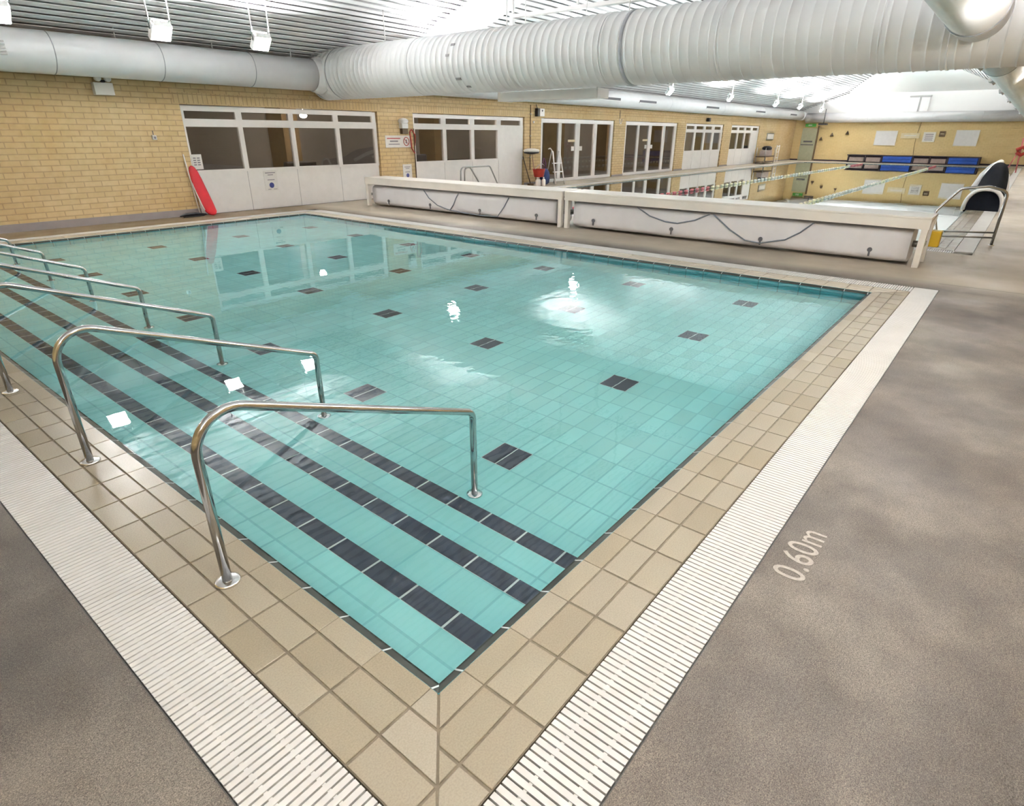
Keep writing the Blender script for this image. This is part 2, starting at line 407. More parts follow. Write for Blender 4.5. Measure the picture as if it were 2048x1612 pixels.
# ------------------------------------------------------------------ copings
def clip(poly, n, d):
    out = []
    for i in range(len(poly)):
        a, b = poly[i], poly[(i + 1) % len(poly)]
        da = n[0] * a[0] + n[1] * a[1] - d; db = n[0] * b[0] + n[1] * b[1] - d
        if da >= 0: out.append(a)
        if (da >= 0) != (db >= 0):
            t = da / (da - db); out.append((a[0] + (b[0] - a[0]) * t, a[1] + (b[1] - a[1]) * t))
    return out
def coping(name, x0, x1, y0, y1, phx, phy):
    """three rows of buff tiles mitred round a pool, on a grout bed, with a dark nosing row at the water"""
    mb = MB()
    W = .343
    # grout bed
    mb.cur = 1
    for r in ((x0 - W, x0 - .001, y0 - W, y1 + W), (x1 + .001, x1 + W, y0 - W, y1 + W), (x0, x1, y0 - W, y0 - .001), (x0, x1, y1 + .001, y1 + W)):
        mb.box(r[0], r[1], r[2], r[3], -.12, -.004)
    mb.cur = 0
    gp = .0048
    rows = ((0., .091), (.099, .214), (.223, .340))
    def emit_tile(p):
        if len(p) < 3: return
        ar = 0
        for i in range(len(p)):
            a, b = p[i], p[(i + 1) % len(p)]; ar += a[0] * b[1] - b[0] * a[1]
        if abs(ar) < 4e-4: return
        n = len(p); b0 = len(mb.v); cx = sum(q[0] for q in p) / n; cy = sum(q[1] for q in p) / n
        mb.v += [(q[0], q[1], -.008) for q in p] + [(q[0], q[1], -.0015) for q in p]
        k = .0025
        def ins(q):
            d = math.hypot(q[0] - cx, q[1] - cy); return (q[0] + (cx - q[0]) / d * k, q[1] + (cy - q[1]) / d * k, 0.)
        mb.v += [ins(q) for q in p]
        for i in range(n):
            j = (i + 1) % n
            mb.face([b0 + i, b0 + j, b0 + n + j, b0 + n + i]); mb.face([b0 + n + i, b0 + n + j, b0 + 2 * n + j, b0 + 2 * n + i])
        mb.face([b0 + 2 * n + i for i in range(n)])
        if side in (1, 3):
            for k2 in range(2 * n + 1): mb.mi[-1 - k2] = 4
    for side in range(4):
        along_y = side < 2
        lo, hi = (y0, y1) if along_y else (x0, x1)
        ph = phy if along_y else phx
        k = math.floor((lo - W - ph) / .25) - 1
        a = ph + k * .25
        while a < hi + W:
            for ri, (d0, d1) in enumerate(rows):
                g_ = .0012 if ri == 0 else gp
                s0, s1 = a + g_, a + .25 - g_
                if side == 0: p = [(x0 - d1, s0), (x0 - d0, s0), (x0 - d0, s1), (x0 - d1, s1)]
                elif side == 1: p = [(x1 + d0, s0), (x1 + d1, s0), (x1 + d1, s1), (x1 + d0, s1)]
                elif side == 2: p = [(s0, y0 - d1), (s1, y0 - d1), (s1, y0 - d0), (s0, y0 - d0)]
                else: p = [(s0, y1 + d0), (s1, y1 + d0), (s1, y1 + d1), (s0, y1 + d1)]
                q = .004
                r2 = 1 / math.sqrt(2)
                # mitres at both ends of each side
                if side == 0:
                    p = clip(p, (-r2, r2), (-x0 + y0) * r2 + q); p = clip(p, (-r2, -r2), (-x0 - y1) * r2 + q)
                elif side == 1:
                    p = clip(p, (r2, r2), (x1 + y0) * r2 + q); p = clip(p, (r2, -r2), (x1 - y1) * r2 + q)
                elif side == 2:
                    p = clip(p, (r2, -r2), (x0 - y0) * r2 + q); p = clip(p, (-r2, -r2), (-x1 - y0) * r2 + q)
                else:
                    p = clip(p, (r2, r2), (x0 + y1) * r2 + q); p = clip(p, (-r2, r2), (-x1 + y1) * r2 + q)
                emit_tile(p)
            a += .25
    # dark nosing tiles sloping into the water, with pale joints
    nw = .042; zt, zb = -.004, -.026
    def slope(p0, p1, inn, mi):
        mb.poly([(p0[0], p0[1], zt), (p1[0], p1[1], zt), (p1[0] + inn[0] * nw, p1[1] + inn[1] * nw, zb), (p0[0] + inn[0] * nw, p0[1] + inn[1] * nw, zb)], mi)
    for side, (inn) in enumerate(((1, 0), (-1, 0), (0, 1), (0, -1))):
        along_y = side < 2
        lo, hi = (y0, y1) if along_y else (x0, x1)
        ph = phy if along_y else phx
        a = ph + (math.floor((lo - ph) / .25)) * .25
        fx = (x0, x1, y0, y1)[side]
        P = (lambda t: (fx, t)) if along_y else (lambda t: (t, fx))
        cuts = [lo]
        while a < hi:
            if a > lo + .02: cuts.append(a)
            a += .25
        cuts.append(hi)
        for i in range(len(cuts) - 1):
            slope(P(cuts[i] + (.004 if i else .0)), P(cuts[i + 1] - .004), inn, 2)
            if i: slope(P(cuts[i] - .004), P(cuts[i] + .004), inn, 3)
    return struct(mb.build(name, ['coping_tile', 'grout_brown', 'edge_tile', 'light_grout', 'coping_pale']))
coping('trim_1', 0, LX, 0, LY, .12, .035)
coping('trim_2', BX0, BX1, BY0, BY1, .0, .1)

# ------------------------------------------------------------------ overflow grates
def grate_run(name, x0, x1, y0, y1, along, label, mitre0=0, mitre1=0, pitch=.0265):
    """white cross-slatted grate; along = 'x' or 'y' is the long direction, slats lie across it"""
    root = empty(name, ((x0 + x1) / 2, (y0 + y1) / 2, 0), label, 'grate', 'white overflow grates')
    mb = MB()
    lo, hi = (x0, x1) if along == 'x' else (y0, y1)
    n = int((hi - lo) / pitch)
    for i in range(n):
        a = lo + (i + .5) * pitch
        w = pitch * .375
        c0, c1 = (y0, y1) if along == 'x' else (x0, x1)
        wd = c1 - c0
        if mitre0 and a < lo + wd:
            t = a - lo
            if mitre0 > 0: c0 = c1 - t
            else: c1 = c0 + t
        if mitre1 and a > hi - wd:
            t = hi - a
            if mitre1 > 0: c0 = c1 - t
            else: c1 = c0 + t
        if c1 - c0 < .012: continue
        if along == 'x': mb.box(a - w, a + w, c0 + .004, c1 - .004, -.022, 0)
        else: mb.box(c0 + .004, c1 - .004, a - w, a + w, -.022, 0)
    part(mb, 'slats', 'grate_white', root)
    mb = MB()
    for k in (.27, .73):
        if along == 'x': y = y0 + (y1 - y0) * k; mb.box(x0 + .3, x1 - .3, y - .006, y + .006, -.026, -.0035)
        else: x = x0 + (x1 - x0) * k; mb.box(x - .006, x + .006, y0 + .3, y1 - .3, -.026, -.0035)
    part(mb, 'bearer_bars', 'grate_white', root)
    return root
def channel(name, outer, inner):
    mb = MB()
    x0, x1, y0, y1 = outer; a0, a1, b0, b1 = inner
    for r in ((x0, a0, y0, y1), (a1, x1, y0, y1), (a0, a1, y0, b0), (a0, a1, b1, y1)):
        mb.box(r[0], r[1], r[2], r[3], -.14, -.12)
    mb.box(x0, x0 + .004, y0, y1, -.12, -.002); mb.box(x1 - .004, x1, y0, y1, -.12, -.002)
    mb.box(x0, x1, y0, y0 + .004, -.12, -.002); mb.box(x0, x1, y1 - .004, y1, -.12, -.002)
    struct(mb.build(name, 'channel_dark'))
W = .343
channel('trim_3', G1, (-W, LX + W, -W, LY + W)); channel('trim_4', G2, (BX0 - W, BX1 + W, BY0 - W, BY1 + W))
grate_run('drain_grate', G1[0] + .004, -W - .002, G1[2] + .004, G1[3] - .004, 'y', 'white slatted overflow grate along the stepped edge of the small pool', 1, 1)
grate_run('drain_grate', G1[0] + .004, G1[1] - .004, G1[2] + .004, -W - .002, 'x', 'white slatted overflow grate along the 0.60m deck edge of the small pool', 1, 0)
grate_run('drain_grate', LX + W + .002, G1[1] - .004, -W, G1[3] - .004, 'y', 'pale overflow grate between the small pool and the roller bench', 0, -1)
grate_run('drain_grate', G1[0] + .004, G1[1] - .004, LY + W + .002, G1[3] - .004, 'x', 'pale overflow grate of the small pool along the brick window wall', -1, -1)
grate_run('drain_grate', G2[0] + .004, G2[1] - .004, G2[2] + .004, BY0 - W - .002, 'x', 'white overflow grate of the large pool beside the steel ladder rail', 1, 1, .03)
grate_run('drain_grate', G2[0] + .004, G2[1] - .004, BY1 + W + .002, G2[3] - .004, 'x', 'overflow grate of the large pool along the glazed doors', -1, -1, .03)
grate_run('drain_grate', G2[0] + .004, BX0 - W - .002, G2[2] + .004, G2[3] - .004, 'y', 'overflow grate of the large pool behind the roller bench', 1, 1, .03)
grate_run('drain_grate', BX1 + W + .002, G2[1] - .004, G2[2] + .004, G2[3] - .004, 'y', 'far overflow grate of the large pool below the blue bench', -1, -1, .03)

# ------------------------------------------------------------------ pool basins
mb = MB()   # materials: 0 floor 1 tread 2 wall_x 3 wall_y 4 dark tile 5 light grout
D = .60
def q(pts, mi): mb.poly(pts, mi)
q([(1.15, 0, -D), (LX, 0, -D), (LX, LY, -D), (1.15, LY, -D)], 0)
steps = [(0, .38, -.15), (.38, .765, -.30), (.765, 1.15, -.45)]
for i, (a, b, z) in enumerate(steps):
    q([(a, 0, z), (b - .105, 0, z), (b - .105, LY, z), (a, LY, z)], 1)
    q([(b - .105, 0, z), (b, 0, z), (b, LY, z), (b - .105, LY, z)], 5)
    q([(b, 0, z), (b, LY, z), (b, LY, z - .15), (b, 0, z - .15)], 2)
    y = .02
    while y < LY:
        q([(b - .103, y + .0055, z + .0015), (b + .0015, y + .0055, z + .0015), (b + .0015, min(LY, y + .2445), z + .0015), (b - .103, min(LY, y + .2445), z + .0015)], 4)
        y += .25
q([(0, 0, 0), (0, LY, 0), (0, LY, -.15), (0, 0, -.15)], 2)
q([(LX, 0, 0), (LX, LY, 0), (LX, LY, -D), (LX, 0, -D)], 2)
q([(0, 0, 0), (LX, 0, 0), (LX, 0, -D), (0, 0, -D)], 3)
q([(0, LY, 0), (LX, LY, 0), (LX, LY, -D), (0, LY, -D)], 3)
for i in range(4):
    for j in range(7):
        x, y = 1.645 + 1.5 * i, 1.045 + 1.5 * j
        q([(x, y, -D + .001), (x + .25, y, -D + .001), (x + .25, y + .25, -D + .001), (x, y + .25, -D + .001)], 5)
        for k in range(2):
            q([(x + .004, y + .125 * k + .0045, -D + .002), (x + .246, y + .125 * k + .0045, -D + .002), (x + .246, y + .125 * k + .1205, -D + .002), (x + .004, y + .125 * k + .1205, -D + .002)], 4)
struct(mb.build('pool_basin', ['pool_floor', 'pool_tread', 'pool_wall_x', 'pool_wall_y', 'dark_tile', 'light_grout']))
mb = MB(); D2 = 1.1
q([(BX0, BY0, -D2), (BX1, BY0, -D2), (BX1, BY1, -D2), (BX0, BY1, -D2)], 0)
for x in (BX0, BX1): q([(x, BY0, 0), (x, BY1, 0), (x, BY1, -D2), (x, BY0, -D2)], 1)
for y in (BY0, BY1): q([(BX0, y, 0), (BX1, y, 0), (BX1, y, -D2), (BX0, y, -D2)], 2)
for y in (1.4, 5.4, 9.2): q([(BX0 + 2, y - .125, -D2 + .002), (BX1 - 2, y - .125, -D2 + .002), (BX1 - 2, y + .125, -D2 + .002), (BX0 + 2, y + .125, -D2 + .002)], 3)
for x in (BX0 + 12, BX0 + 23): q([(x - .12, BY0, -D2 + .003), (x + .12, BY0, -D2 + .003), (x + .12, BY1, -D2 + .003), (x - .12, BY1, -D2 + .003)], 3)
struct(mb.build('pool_basin', ['deep_floor', 'pool_wall_x', 'pool_wall_y', 'dark_tile']))
for x0, x1, y0, y1 in ((0, LX, 0, LY), (BX0, BX1, BY0, BY1)):
    mb = MB(); mb.poly([(x0, y0, WZ), (x1, y0, WZ), (x1, y1, WZ), (x0, y1, WZ)])
    struct(mb.build('water', 'water'))

# ------------------------------------------------------------------ step handrails
ORD = ['nearest the camera', 'second from the camera', 'third from the camera', 'fourth from the camera', 'fifth from the camera', 'sixth from the camera', 'farthest, seventh from the camera']
def handrail():
    root = empty('handrail', (0, 0, 0), '', 'handrail', 'stainless handrails over the pool steps')
    mb = MB()
    path = fillet([(-.17, 0, .0), (-.17, 0, .80), (1.315, 0, .225), (1.315, 0, -D)], [.15, .06], 12)
    mb.tube(path, .0195, 20)
    part(mb, 'rail_tube', 'steel', root)
    for x, z in ((-.17, 0.), (1.315, -D)):
        mb = MB(); mb.lathe((x, 0, z), 'z', [(z, .05), (z + .006, .05), (z + .010, .044), (z + .012, .022)], 28)
        part(mb, 'flange', 'flange_steel', root, label='polished round base flange')
    return root
def copy_tree(o, parent=None):
    kids = list(o.children)
    c = o.copy(); COL.objects.link(c); c.parent = parent
    for ch in kids: copy_tree(ch, c)
    return c
hr = handrail()
for k in range(7):
    o = hr if k == 0 else copy_tree(hr)
    o.location = (0, 1.05 + 1.53 * k, 0)
    o['label'] = 'bent stainless handrail over the pool steps, ' + ORD[k]

# ------------------------------------------------------------------ hall shell
mb = MB()
openings = [(5.40, 10.58), (11.86, 17.05), (18.02, 23.22), (24.17, 29.38), (30.36, 35.40), (36.62, 41.50)]
HZ = 2.21
ED = [X0] + [e for o in openings for e in o] + [X1]
for i in range(0, len(ED), 2):
    mb.box(ED[i], ED[i + 1], Y1, Y1 + .22, -.1, HZ)
mb.box(X0, X1, Y1, Y1 + .22, HZ, 3.3)
struct(mb.build('wall_left', 'brick_x'))
for i, (a, b) in enumerate(openings):
    mb = MB(); mb.box(a - .12, b + .12, Y1 - .006, Y1 + .05, HZ + .02, HZ + .22)
    struct(mb.build('trim_%d' % (10 + i), 'brick_soldier'))
mb = MB(); mb.box(X1, X1 + .2, Y0 - .2, Y1 + .2, -.1, 3.1); struct(mb.build('wall_back', 'brick_y'))
mb = MB()
mb.prism([(Y0 - .1, 3.1), (Y1 + .1, 3.1), (Y1 + .1, 3.18), (9.95, 4.27), (1.05, 4.27), (Y0 - .1, 3.18)], X1, X1 + .2, 0)
struct(mb.build('wall_back_gable', 'hip_paint'))
mb = MB(); mb.box(X0, X1 + .2, Y0 - .2, Y0, -.1, 3.3); struct(mb.build('wall_right', 'brick_x'))
mb = MB(); mb.prism([(Y0 - .2, -.1), (Y1 + .2, -.1), (Y1 + .2, 3.3), (5.5, 6.1), (Y0 - .2, 3.3)], X0 - .2, X0, 0); struct(mb.build('wall_front', 'brick_y'))
# skirting
mb = MB()
for i in range(0, len(ED), 2): mb.box(ED[i], ED[i + 1], Y1 - .025, Y1, 0, .14 if i == 0 else .07)
struct(mb.build('baseboard_left', 'skirting_grey'))
mb = MB(); mb.box(X1 - .03, X1, Y0, Y1, 0, .09); struct(mb.build('baseboard_back', 'bench_dark'))

# rooms seen dimly through the glazing
mb = MB()
mb.box(X0, X1, Y1 + 3.4, Y1 + 3.6, -.1, 2.7)
struct(mb.build('wall_corridor', 'room_grey'))
mb = MB()
for x in (4.0, 9.3, 15.2, 21.0, 22.8, 27.0, 33.0, 39.0): mb.box(x, x + .5, Y1 + 2.6, Y1 + 3.4, -.1, 2.6)
struct(mb.build('wall_corridor_piers', 'room_brown'))
mb = MB(); mb.box(X0, X1, Y1 + .22, Y1 + 3.6, -.12, 0.0); struct(mb.build('floor_corridor', 'room_floor'))
mb = MB(); mb.box(X0, X1, Y1 + .22, Y1 + 3.6, 2.6, 2.7); struct(mb.build('ceiling_corridor', 'room_grey'))
mb = MB(); mb.box(X0 - .2, X0, Y1 + .22, Y1 + 3.6, -.1, 2.7); mb.box(X1, X1 + .2, Y1 + .22, Y1 + 3.6, -.1, 2.7)
struct(mb.build('wall_corridor_ends', 'room_grey'))
for i, (x, w, h, lab) in enumerate([(8.75, .95, .95, 'dark low armchair beyond the third pane of the nearest window'), (12.1, 1.9, 1.05, 'dark blue covered table beyond the second window'),
                                    (15.0, 1.8, .85, 'dark bench beyond the third pane of the second window'), (6.0, 1.6, .75, 'dark bench beyond the first pane of the nearest window'), (18.3, .8, 1.1, 'dark cabinet beyond the first pane of the nearer glazed doors')]):
    r_ = empty('lounge_furniture', (x, Y1 + 1.6, 0), lab, 'furniture')
    mb = MB(); mb.box(x, x + w, Y1 + 1.2, Y1 + 1.9, .12, h * .75); part(mb, 'body', 'blue_bag' if 'blue' in lab else 'dark_furniture', r_, .04)
    mb = MB(); mb.box(x, x + w, Y1 + 1.75, Y1 + 1.95, h * .6, h); part(mb, 'backrest', 'dark_furniture', r_, .04)
    for lx in (x + .05, x + w - .1):
        for ly in (Y1 + 1.25, Y1 + 1.8): mb = MB(); mb.box(lx, lx + .05, ly, ly + .05, 0, .12); part(mb, 'leg', 'black_plastic', r_)

for i, (x, y, z, nm_) in enumerate([(9.35, 14.6, 2.10, 'the nearest window'), (3.0, 13.75, 2.50, 'the plain brick wall, added unseen as fill'), (14.2, 13.75, 2.50, 'the second window, added unseen as fill'), (20.4, 13.75, 2.50, 'the nearer glazed doors, added unseen as fill'), (27.0, 13.75, 2.50, 'the farther glazed doors, added unseen as fill'), (33, 13.75, 2.50, 'the third window, added unseen as fill'), (39., 13.75, 2.50, 'the fourth window, added unseen as fill')]):  # only the first lamp shows; the rest are added, hidden, to light the rooms
    pl_ = empty('pendant_lamp', (x, y, z), 'small glowing pendant lamp in the room behind ' + nm_, 'lamp', 'pendant lamps behind the glazing')
    mb = MB(); mb.lathe((x, y, z), 'z', [(z - .055, .02), (z - .04, .075), (z, .10), (z + .04, .075), (z + .055, .02)], 16); part(mb, 'globe', 'globe_glow' if i == 0 else 'globe_fill', pl_)
    mb = MB(); mb.tube([(x, y, z + .05), (x, y, 2.6)], .008, 8); part(mb, 'cord', 'white_paint', pl_)

# ------------------------------------------------------------------ windows and doors
def window(name, x0, x1, tops, lows, solid_last=None):
    root = sempty(name, ((x0 + x1) / 2, Y1 + .1, 0))
    yf, yb = Y1 + .06, Y1 + .14
    mb = MB()
    def bar(a, b, z0, z1, f=yf): mb.box(a, b, f, yb, z0, z1)
    ztop, zt0, zt1, zr, zl = 2.19, 1.94, 2.09, 1.785, .915
    mb.box(x0, x1, yf, yb, zt1, ztop); mb.box(x0, x1, yf - .012, yb, zr, zt0)
    mb.box(x0, x1, yf - .01, yb, zl - .055, zl)
    ed = [x0] + [e for t in tops for e in t] + [x1]
    for i in range(0, len(ed), 2): bar(ed[i], ed[i + 1], zt0, zt1)
    ed = [x0] + [e for t in lows for e in t] + [x1]
    for i in range(0, len(ed), 2): bar(ed[i], ed[i + 1], zl, zr, yf - .008)
    part(mb, 'frame', 'white_plastic', root)
    for a, b in tops:
        mb = MB(); mb.box(a - .01, b + .01, yf + .035, yf + .045, zt0 - .01, zt1 + .01); part(mb, 'pane', 'window_glass', root)
    for a, b in lows:
        mb = MB(); mb.box(a - .01, b + .01, yf + .035, yf + .045, zl - .01, zr + .01); part(mb, 'pane', 'window_glass', root)
    # solid panels below
    mids = [x0] + [(tops[i][1] + tops[i + 1][0]) / 2 for i in range(len(tops) - 1)] + [x1]
    for i in range(len(mids) - 1):
        top = zl - .055
        if solid_last and i == len(mids) - 2: top = .95
        mb = MB(); mb.box(mids[i] + .006, mids[i + 1] - .006, yf + .01, yb, 0.0, top); pnl = part(mb, 'panel', 'white_plastic', root)
        mb = MB(); mb.box(mids[i] - .006, mids[i] + .006, yf + .018, yb, 0, top); part(mb, 'panel_joint', 'skirting_grey', pnl)
    if solid_last:
        mb = MB(); mb.box(mids[-2] + .03, x1 - .06, yf - .0, yb, .96, zr + .05); part(mb, 'panel', 'white_plastic', root)
    return root
def sp(x0, x1, n, gap=.17, e=.06):
    w = (x1 - x0 - 2 * e - (n - 1) * gap) / n
    return [(x0 + e + i * (w + gap), x0 + e + i * (w + gap) + w) for i in range(n)]
window('window_1', 5.42, 10.56, [(5.48, 6.60), (6.75, 7.92), (8.05, 9.19), (9.34, 10.44)], [(5.46, 6.62), (6.73, 7.94), (8.05, 9.23), (9.35, 10.47)])
window('window_2', 11.88, 17.03, [(11.96, 13.03), (13.24, 14.31), (14.52, 15.62), (15.83, 16.88)], [(11.96, 13.1), (13.24, 14.36), (14.5, 15.66)], True)
window('window_3', 30.38, 35.38, sp(30.38, 35.38, 4, .28, .2), sp(30.38, 35.38, 4, .2, .16))
window('window_4', 36.64, 41.48, sp(36.64, 41.48, 4, .3, .2), sp(36.64, 40.35, 3, .2, .14), True)
def glass_door(name, x0, x1, lights):
    root = sempty(name, ((x0 + x1) / 2, Y1 + .1, 0))
    yf, yb = Y1 + .05, Y1 + .13
    mb = MB()
    mb.box(x0, x1, yf, yb, 2.05, 2.19); mb.box(x0, x1, yf, yb, 0, .11)
    ed = [x0] + [e for t in lights for e in t] + [x1]
    for i in range(0, len(ed), 2): mb.box(ed[i], ed[i + 1], yf, yb, .11, 2.05)
    part(mb, 'frame', 'white_plastic', root)
    for a, b in lights:
        mb = MB(); mb.box(a - .01, b + .01, yf + .035, yf + .045, .1, 2.06); part(mb, 'pane', 'window_glass', root)
    c = (lights[1][1] + lights[2][0]) / 2
    for s in (-1, 1):
        mb = MB(); mb.box(c + s * .28 - .1, c + s * .28 + .1, yf + .015, yf + .03, 1.08, 1.24); part(mb, 'sticker', 'sign_white', root)
    mb = MB(); mb.box(c - .62, c - .16, yf + .015, yf + .03, 1.40, 1.48); part(mb, 'sticker', 'sign_cream', root)
    return root
glass_door('door_1', 18.04, 23.20, [(18.18, 19.20), (19.39, 20.35), (20.66, 21.70), (21.92, 23.01)])
glass_door('door_2', 24.19, 29.36, [(24.34, 25.35), (25.54, 26.43), (26.72, 27.94), (28.14, 29.12)])
# service door in the end wall
rt = sempty('door_3', (X1 - .05, 11.95, 0))
mb = MB(); mb.box(X1 - .06, X1 - .005, 11.45, 12.45, .02, 2.15); part(mb, 'leaf', 'door_green', rt)
mb = MB(); mb.box(X1 - .09, X1 - .06, 11.65, 12.25, 1.22, 1.32); mb.box(X1 - .09, X1 - .06, 11.55, 12.4, 1.02, 1.08); part(mb, 'push_bar', 'dark_vent', rt)
mb = MB(); mb.box(X1 - .1, X1 - .01, 11.34, 11.44, 0, 2.3); part(mb, 'post', 'trunk_brown', rt)

# ------------------------------------------------------------------ roof
K = .35; ZE = 3.2; RY = 5.5
def zl(y): return ZE + K * (13 - y) if y >= RY else ZE + K * (y + 2)
def xhip(y):
    yy = y if y >= RY else 2 * RY - y
    return min(X1 + .05, 51.72 + (yy - 11.25) * 1.935)
mb = MB(); pitch = .185
for side in (1, -1):
    y = RY + .04
    n = int((13 - RY) / (pitch * .944))
    for i in range(n):
        ya = RY + .03 + i * pitch * .944
        yb_ = ya + pitch * .944 * .60
        if yb_ > 13.1: continue
        A = (ya if side > 0 else 2 * RY - ya); B = (yb_ if side > 0 else 2 * RY - yb_)
        xe = xhip(ya)
        za, zb = zl(A), zl(B)
        b = len(mb.v)
        for x in (X0, xe):
            mb.v += [(x, A, za), (x, B, zb), (x, B, zb + .012), (x, A, za + .012)]
        for qd in ((0, 1, 5, 4), (1, 2, 6, 5), (2, 3, 7, 6), (3, 0, 4, 7), (0, 3, 2, 1), (4, 5, 6, 7)): mb.face([b + t for t in qd])
struct(mb.build('ceiling', 'slat_paint'))
mb = MB()
for side in (1, -1):
    Y = (lambda y: y) if side > 0 else (lambda y: 2 * RY - y)
    mb.poly([(X0 - .2, Y(RY), zl(RY) + .2), (40.6, Y(RY), zl(RY) + .2), (X1 + .2, Y(10.0), zl(10.) + .2), (X1 + .2, Y(13.2), zl(13.2 if side > 0 else 13) + .2), (X0 - .2, Y(13.2), ZE + .16)])
struct(mb.build('roof', 'slat_void'))
mb = MB()
mb.poly([(40.6, 5.5, 5.83), (X1 + .02, 9.95, 4.27), (X1 + .02, 1.05, 4.27)])
mb.poly([(40.6, 5.5, 5.93), (X1 + .02, 9.95, 4.37), (X1 + .02, 1.05, 4.37)])
struct(mb.build('ceiling_hip', 'hip_paint'))
mb = MB()
for side in (1, -1):
    A, B = (RY, 13.05) if side > 0 else (RY, -2.05)
    for (x0, x1) in ((10.75, 12.05),):
        b = len(mb.v)
        for x in (x0, x1): mb.v += [(x, A, zl(A) - .05), (x, B, zl(B) - .05), (x, B, zl(B) + .06), (x, A, zl(A) + .06)]
        for qd in ((0, 1, 5, 4), (1, 2, 6, 5), (2, 3, 7, 6), (3, 0, 4, 7), (0, 3, 2, 1), (4, 5, 6, 7)): mb.face([b + t for t in qd])
struct(mb.build('beam_ceiling', 'beam_paint'))

# ------------------------------------------------------------------ ducts
def duct(name, axis, c, prof, label, seg=48):
    a0 = prof[0][0]; loc = list(c); loc['xyz'.index(axis)] = a0
    root = empty(name, loc, label, 'duct')
    mb = MB(); mb.lathe(c, axis, prof, seg); part(mb, 'duct_body', 'duct_paint', root)
    return root
def band(root, axis, c, a, r, w=.025, mat='duct_seam'):
    mb = MB(); mb.lathe(c, axis, [(a - w / 2, r - .004), (a - w / 2, r + .006), (a + w / 2, r + .006), (a + w / 2, r - .004)], 48, False)
    part(mb, 'joint_band', mat, root)
def hanger(root, x, y, z):
    mb = MB(); mb.tube([(x, y, z), (x, y, zl(y) + .06)], .011, 8); part(mb, 'hanger_rod', 'white_paint', root)
BC = (9.0, 0, 2.95); BR = .53
prof = []
y = -1.95
while y < 12.78:
    prof += [(y, BR), (y + .120, BR), (y + .128, BR + .009), (y + .136, BR + .009), (y + .144, BR)]
    y += .15
prof += [(12.8, BR)]
big = duct('air_duct', 'y', BC, prof, 'large white spiral-ribbed air duct crossing the hall above the roller bench', 56)
for yy, w in ((12.15, .03), (9.38, .02), (7.2, .02), (4.83, .02), (4.42, .06), (2.88, .02), (.81, .02), (.07, .02)): band(big, 'y', BC, yy, BR + .004, w, 'duct_seam' if w > .05 or yy > 12 else 'duct_paint')
for yy in (10.6, 7.15, 4.6, 1.9): hanger(big, 9.0, yy, BC[2] + BR)
for ang, yy, l_ in ((150, 8.1, .10), (170, 8.2, .08), (215, 8.0, .14), (235, 7.85, .1)):
    a = math.radians(ang); mb = MB()
    ctr = (BC[0] + math.cos(a) * (BR + .012), yy, BC[2] + math.sin(a) * (BR + .012))
    mb.obox(ctr, (-math.sin(a) * .02, 0, math.cos(a) * .02), (0, l_ / 2, 0), (math.cos(a) * .004, 0, math.sin(a) * .004))
    part(mb, 'scuff_patch', 'duct_patch', big)
WC = (0, 12.58, 2.91); WR = .33
nd = duct('air_duct', 'x', WC, [(X0 + .02, WR), (8.55, WR)], 'smooth white air duct along the brick wall above the nearest window')
for xx in (-.2, 1.5, 3.18, 4.95, 6.81): band(nd, 'x', WC, xx, WR, .014)
for xx in (1.9, 4.3, 6.1, 7.9): hanger(nd, xx, WC[1], WC[2] + WR)
mb = MB()
for k in range(5): mb.box(1.7 , 2.5, WC[1] - WR - .02, WC[1] - WR + .03, 2.8 + k * .045, 2.825 + k * .045)
part(mb, 'vent_grille', 'steel_dull', nd)
mb = MB(); mb.lathe(WC, 'x', [(8.36, WR + .01), (8.42, WR + .03), (8.56, WR + .06), (8.6, WR + .06)], 48, False); part(mb, 'collar', 'duct_paint', nd)
FC = (0, 12.58, 2.965); FR = .305
fd = duct('air_duct', 'x', FC, [(9.45, FR), (X1 - .75, FR)], 'long white air duct with slot vents above the glazed doors')
for xx in (14.2, 20.5, 27, 33.4, 39.9, 46): band(fd, 'x', FC, xx, FR, .02, 'duct_paint')
for a, b in ((20.5, 22.3), (23.9, 25.4), (30.9, 32.5), (38.2, 39.8), (45.0, 46.4)):
    mb = MB(); mb.box(a, b, FC[1] - FR - .012, FC[1] - FR + .04, 2.90, 2.985); sv = part(mb, 'slot_vent', 'dark_vent', fd)
    mb = MB(); mb.box(a - .04, b + .04, FC[1] - FR - .02, FC[1] - FR + .03, 2.875, 2.898); part(mb, 'vent_lip', 'white_paint', sv)
EC = (X1 - .42, 0, 2.80); ER = .31
ed_ = duct('air_duct', 'y', EC, [(-1.9, ER), (12.25, ER)], 'white air duct along the far end wall above the notice boards')
for yy in (8.3, 4.6, 2.0): band(ed_, 'y', EC, yy, ER, .03, 'duct_paint')
mb = MB(); mb.lathe((FC[0], FC[1], FC[2]), 'x', [(X1 - .85, FR + .015), (X1 - .1, FR + .015)], 32); part(mb, 'corner_box', 'duct_paint', ed_)
RC = (0, -.17, 2.94); RR = .29
rd = duct('air_duct', 'x', RC, [(X0 + .02, RR), (7.9, RR), (7.91, RR + .012), (7.98, RR + .012), (7.99, RR), (8.52, RR)], 'grey-white branch air duct reaching toward the camera from the large duct')
band(rd, 'x', RC, 7.9, RR + .006, .02)
rf = duct('air_duct', 'x', RC, [(9.48, RR), (13.7, RR), (13.71, RR + .012), (13.78, RR + .012), (13.79, RR), (X1 - .75, RR)], 'white air duct with side vents running to the far end wall at the pool edge')
band(rf, 'x', RC, 13.74, RR + .012, .02)
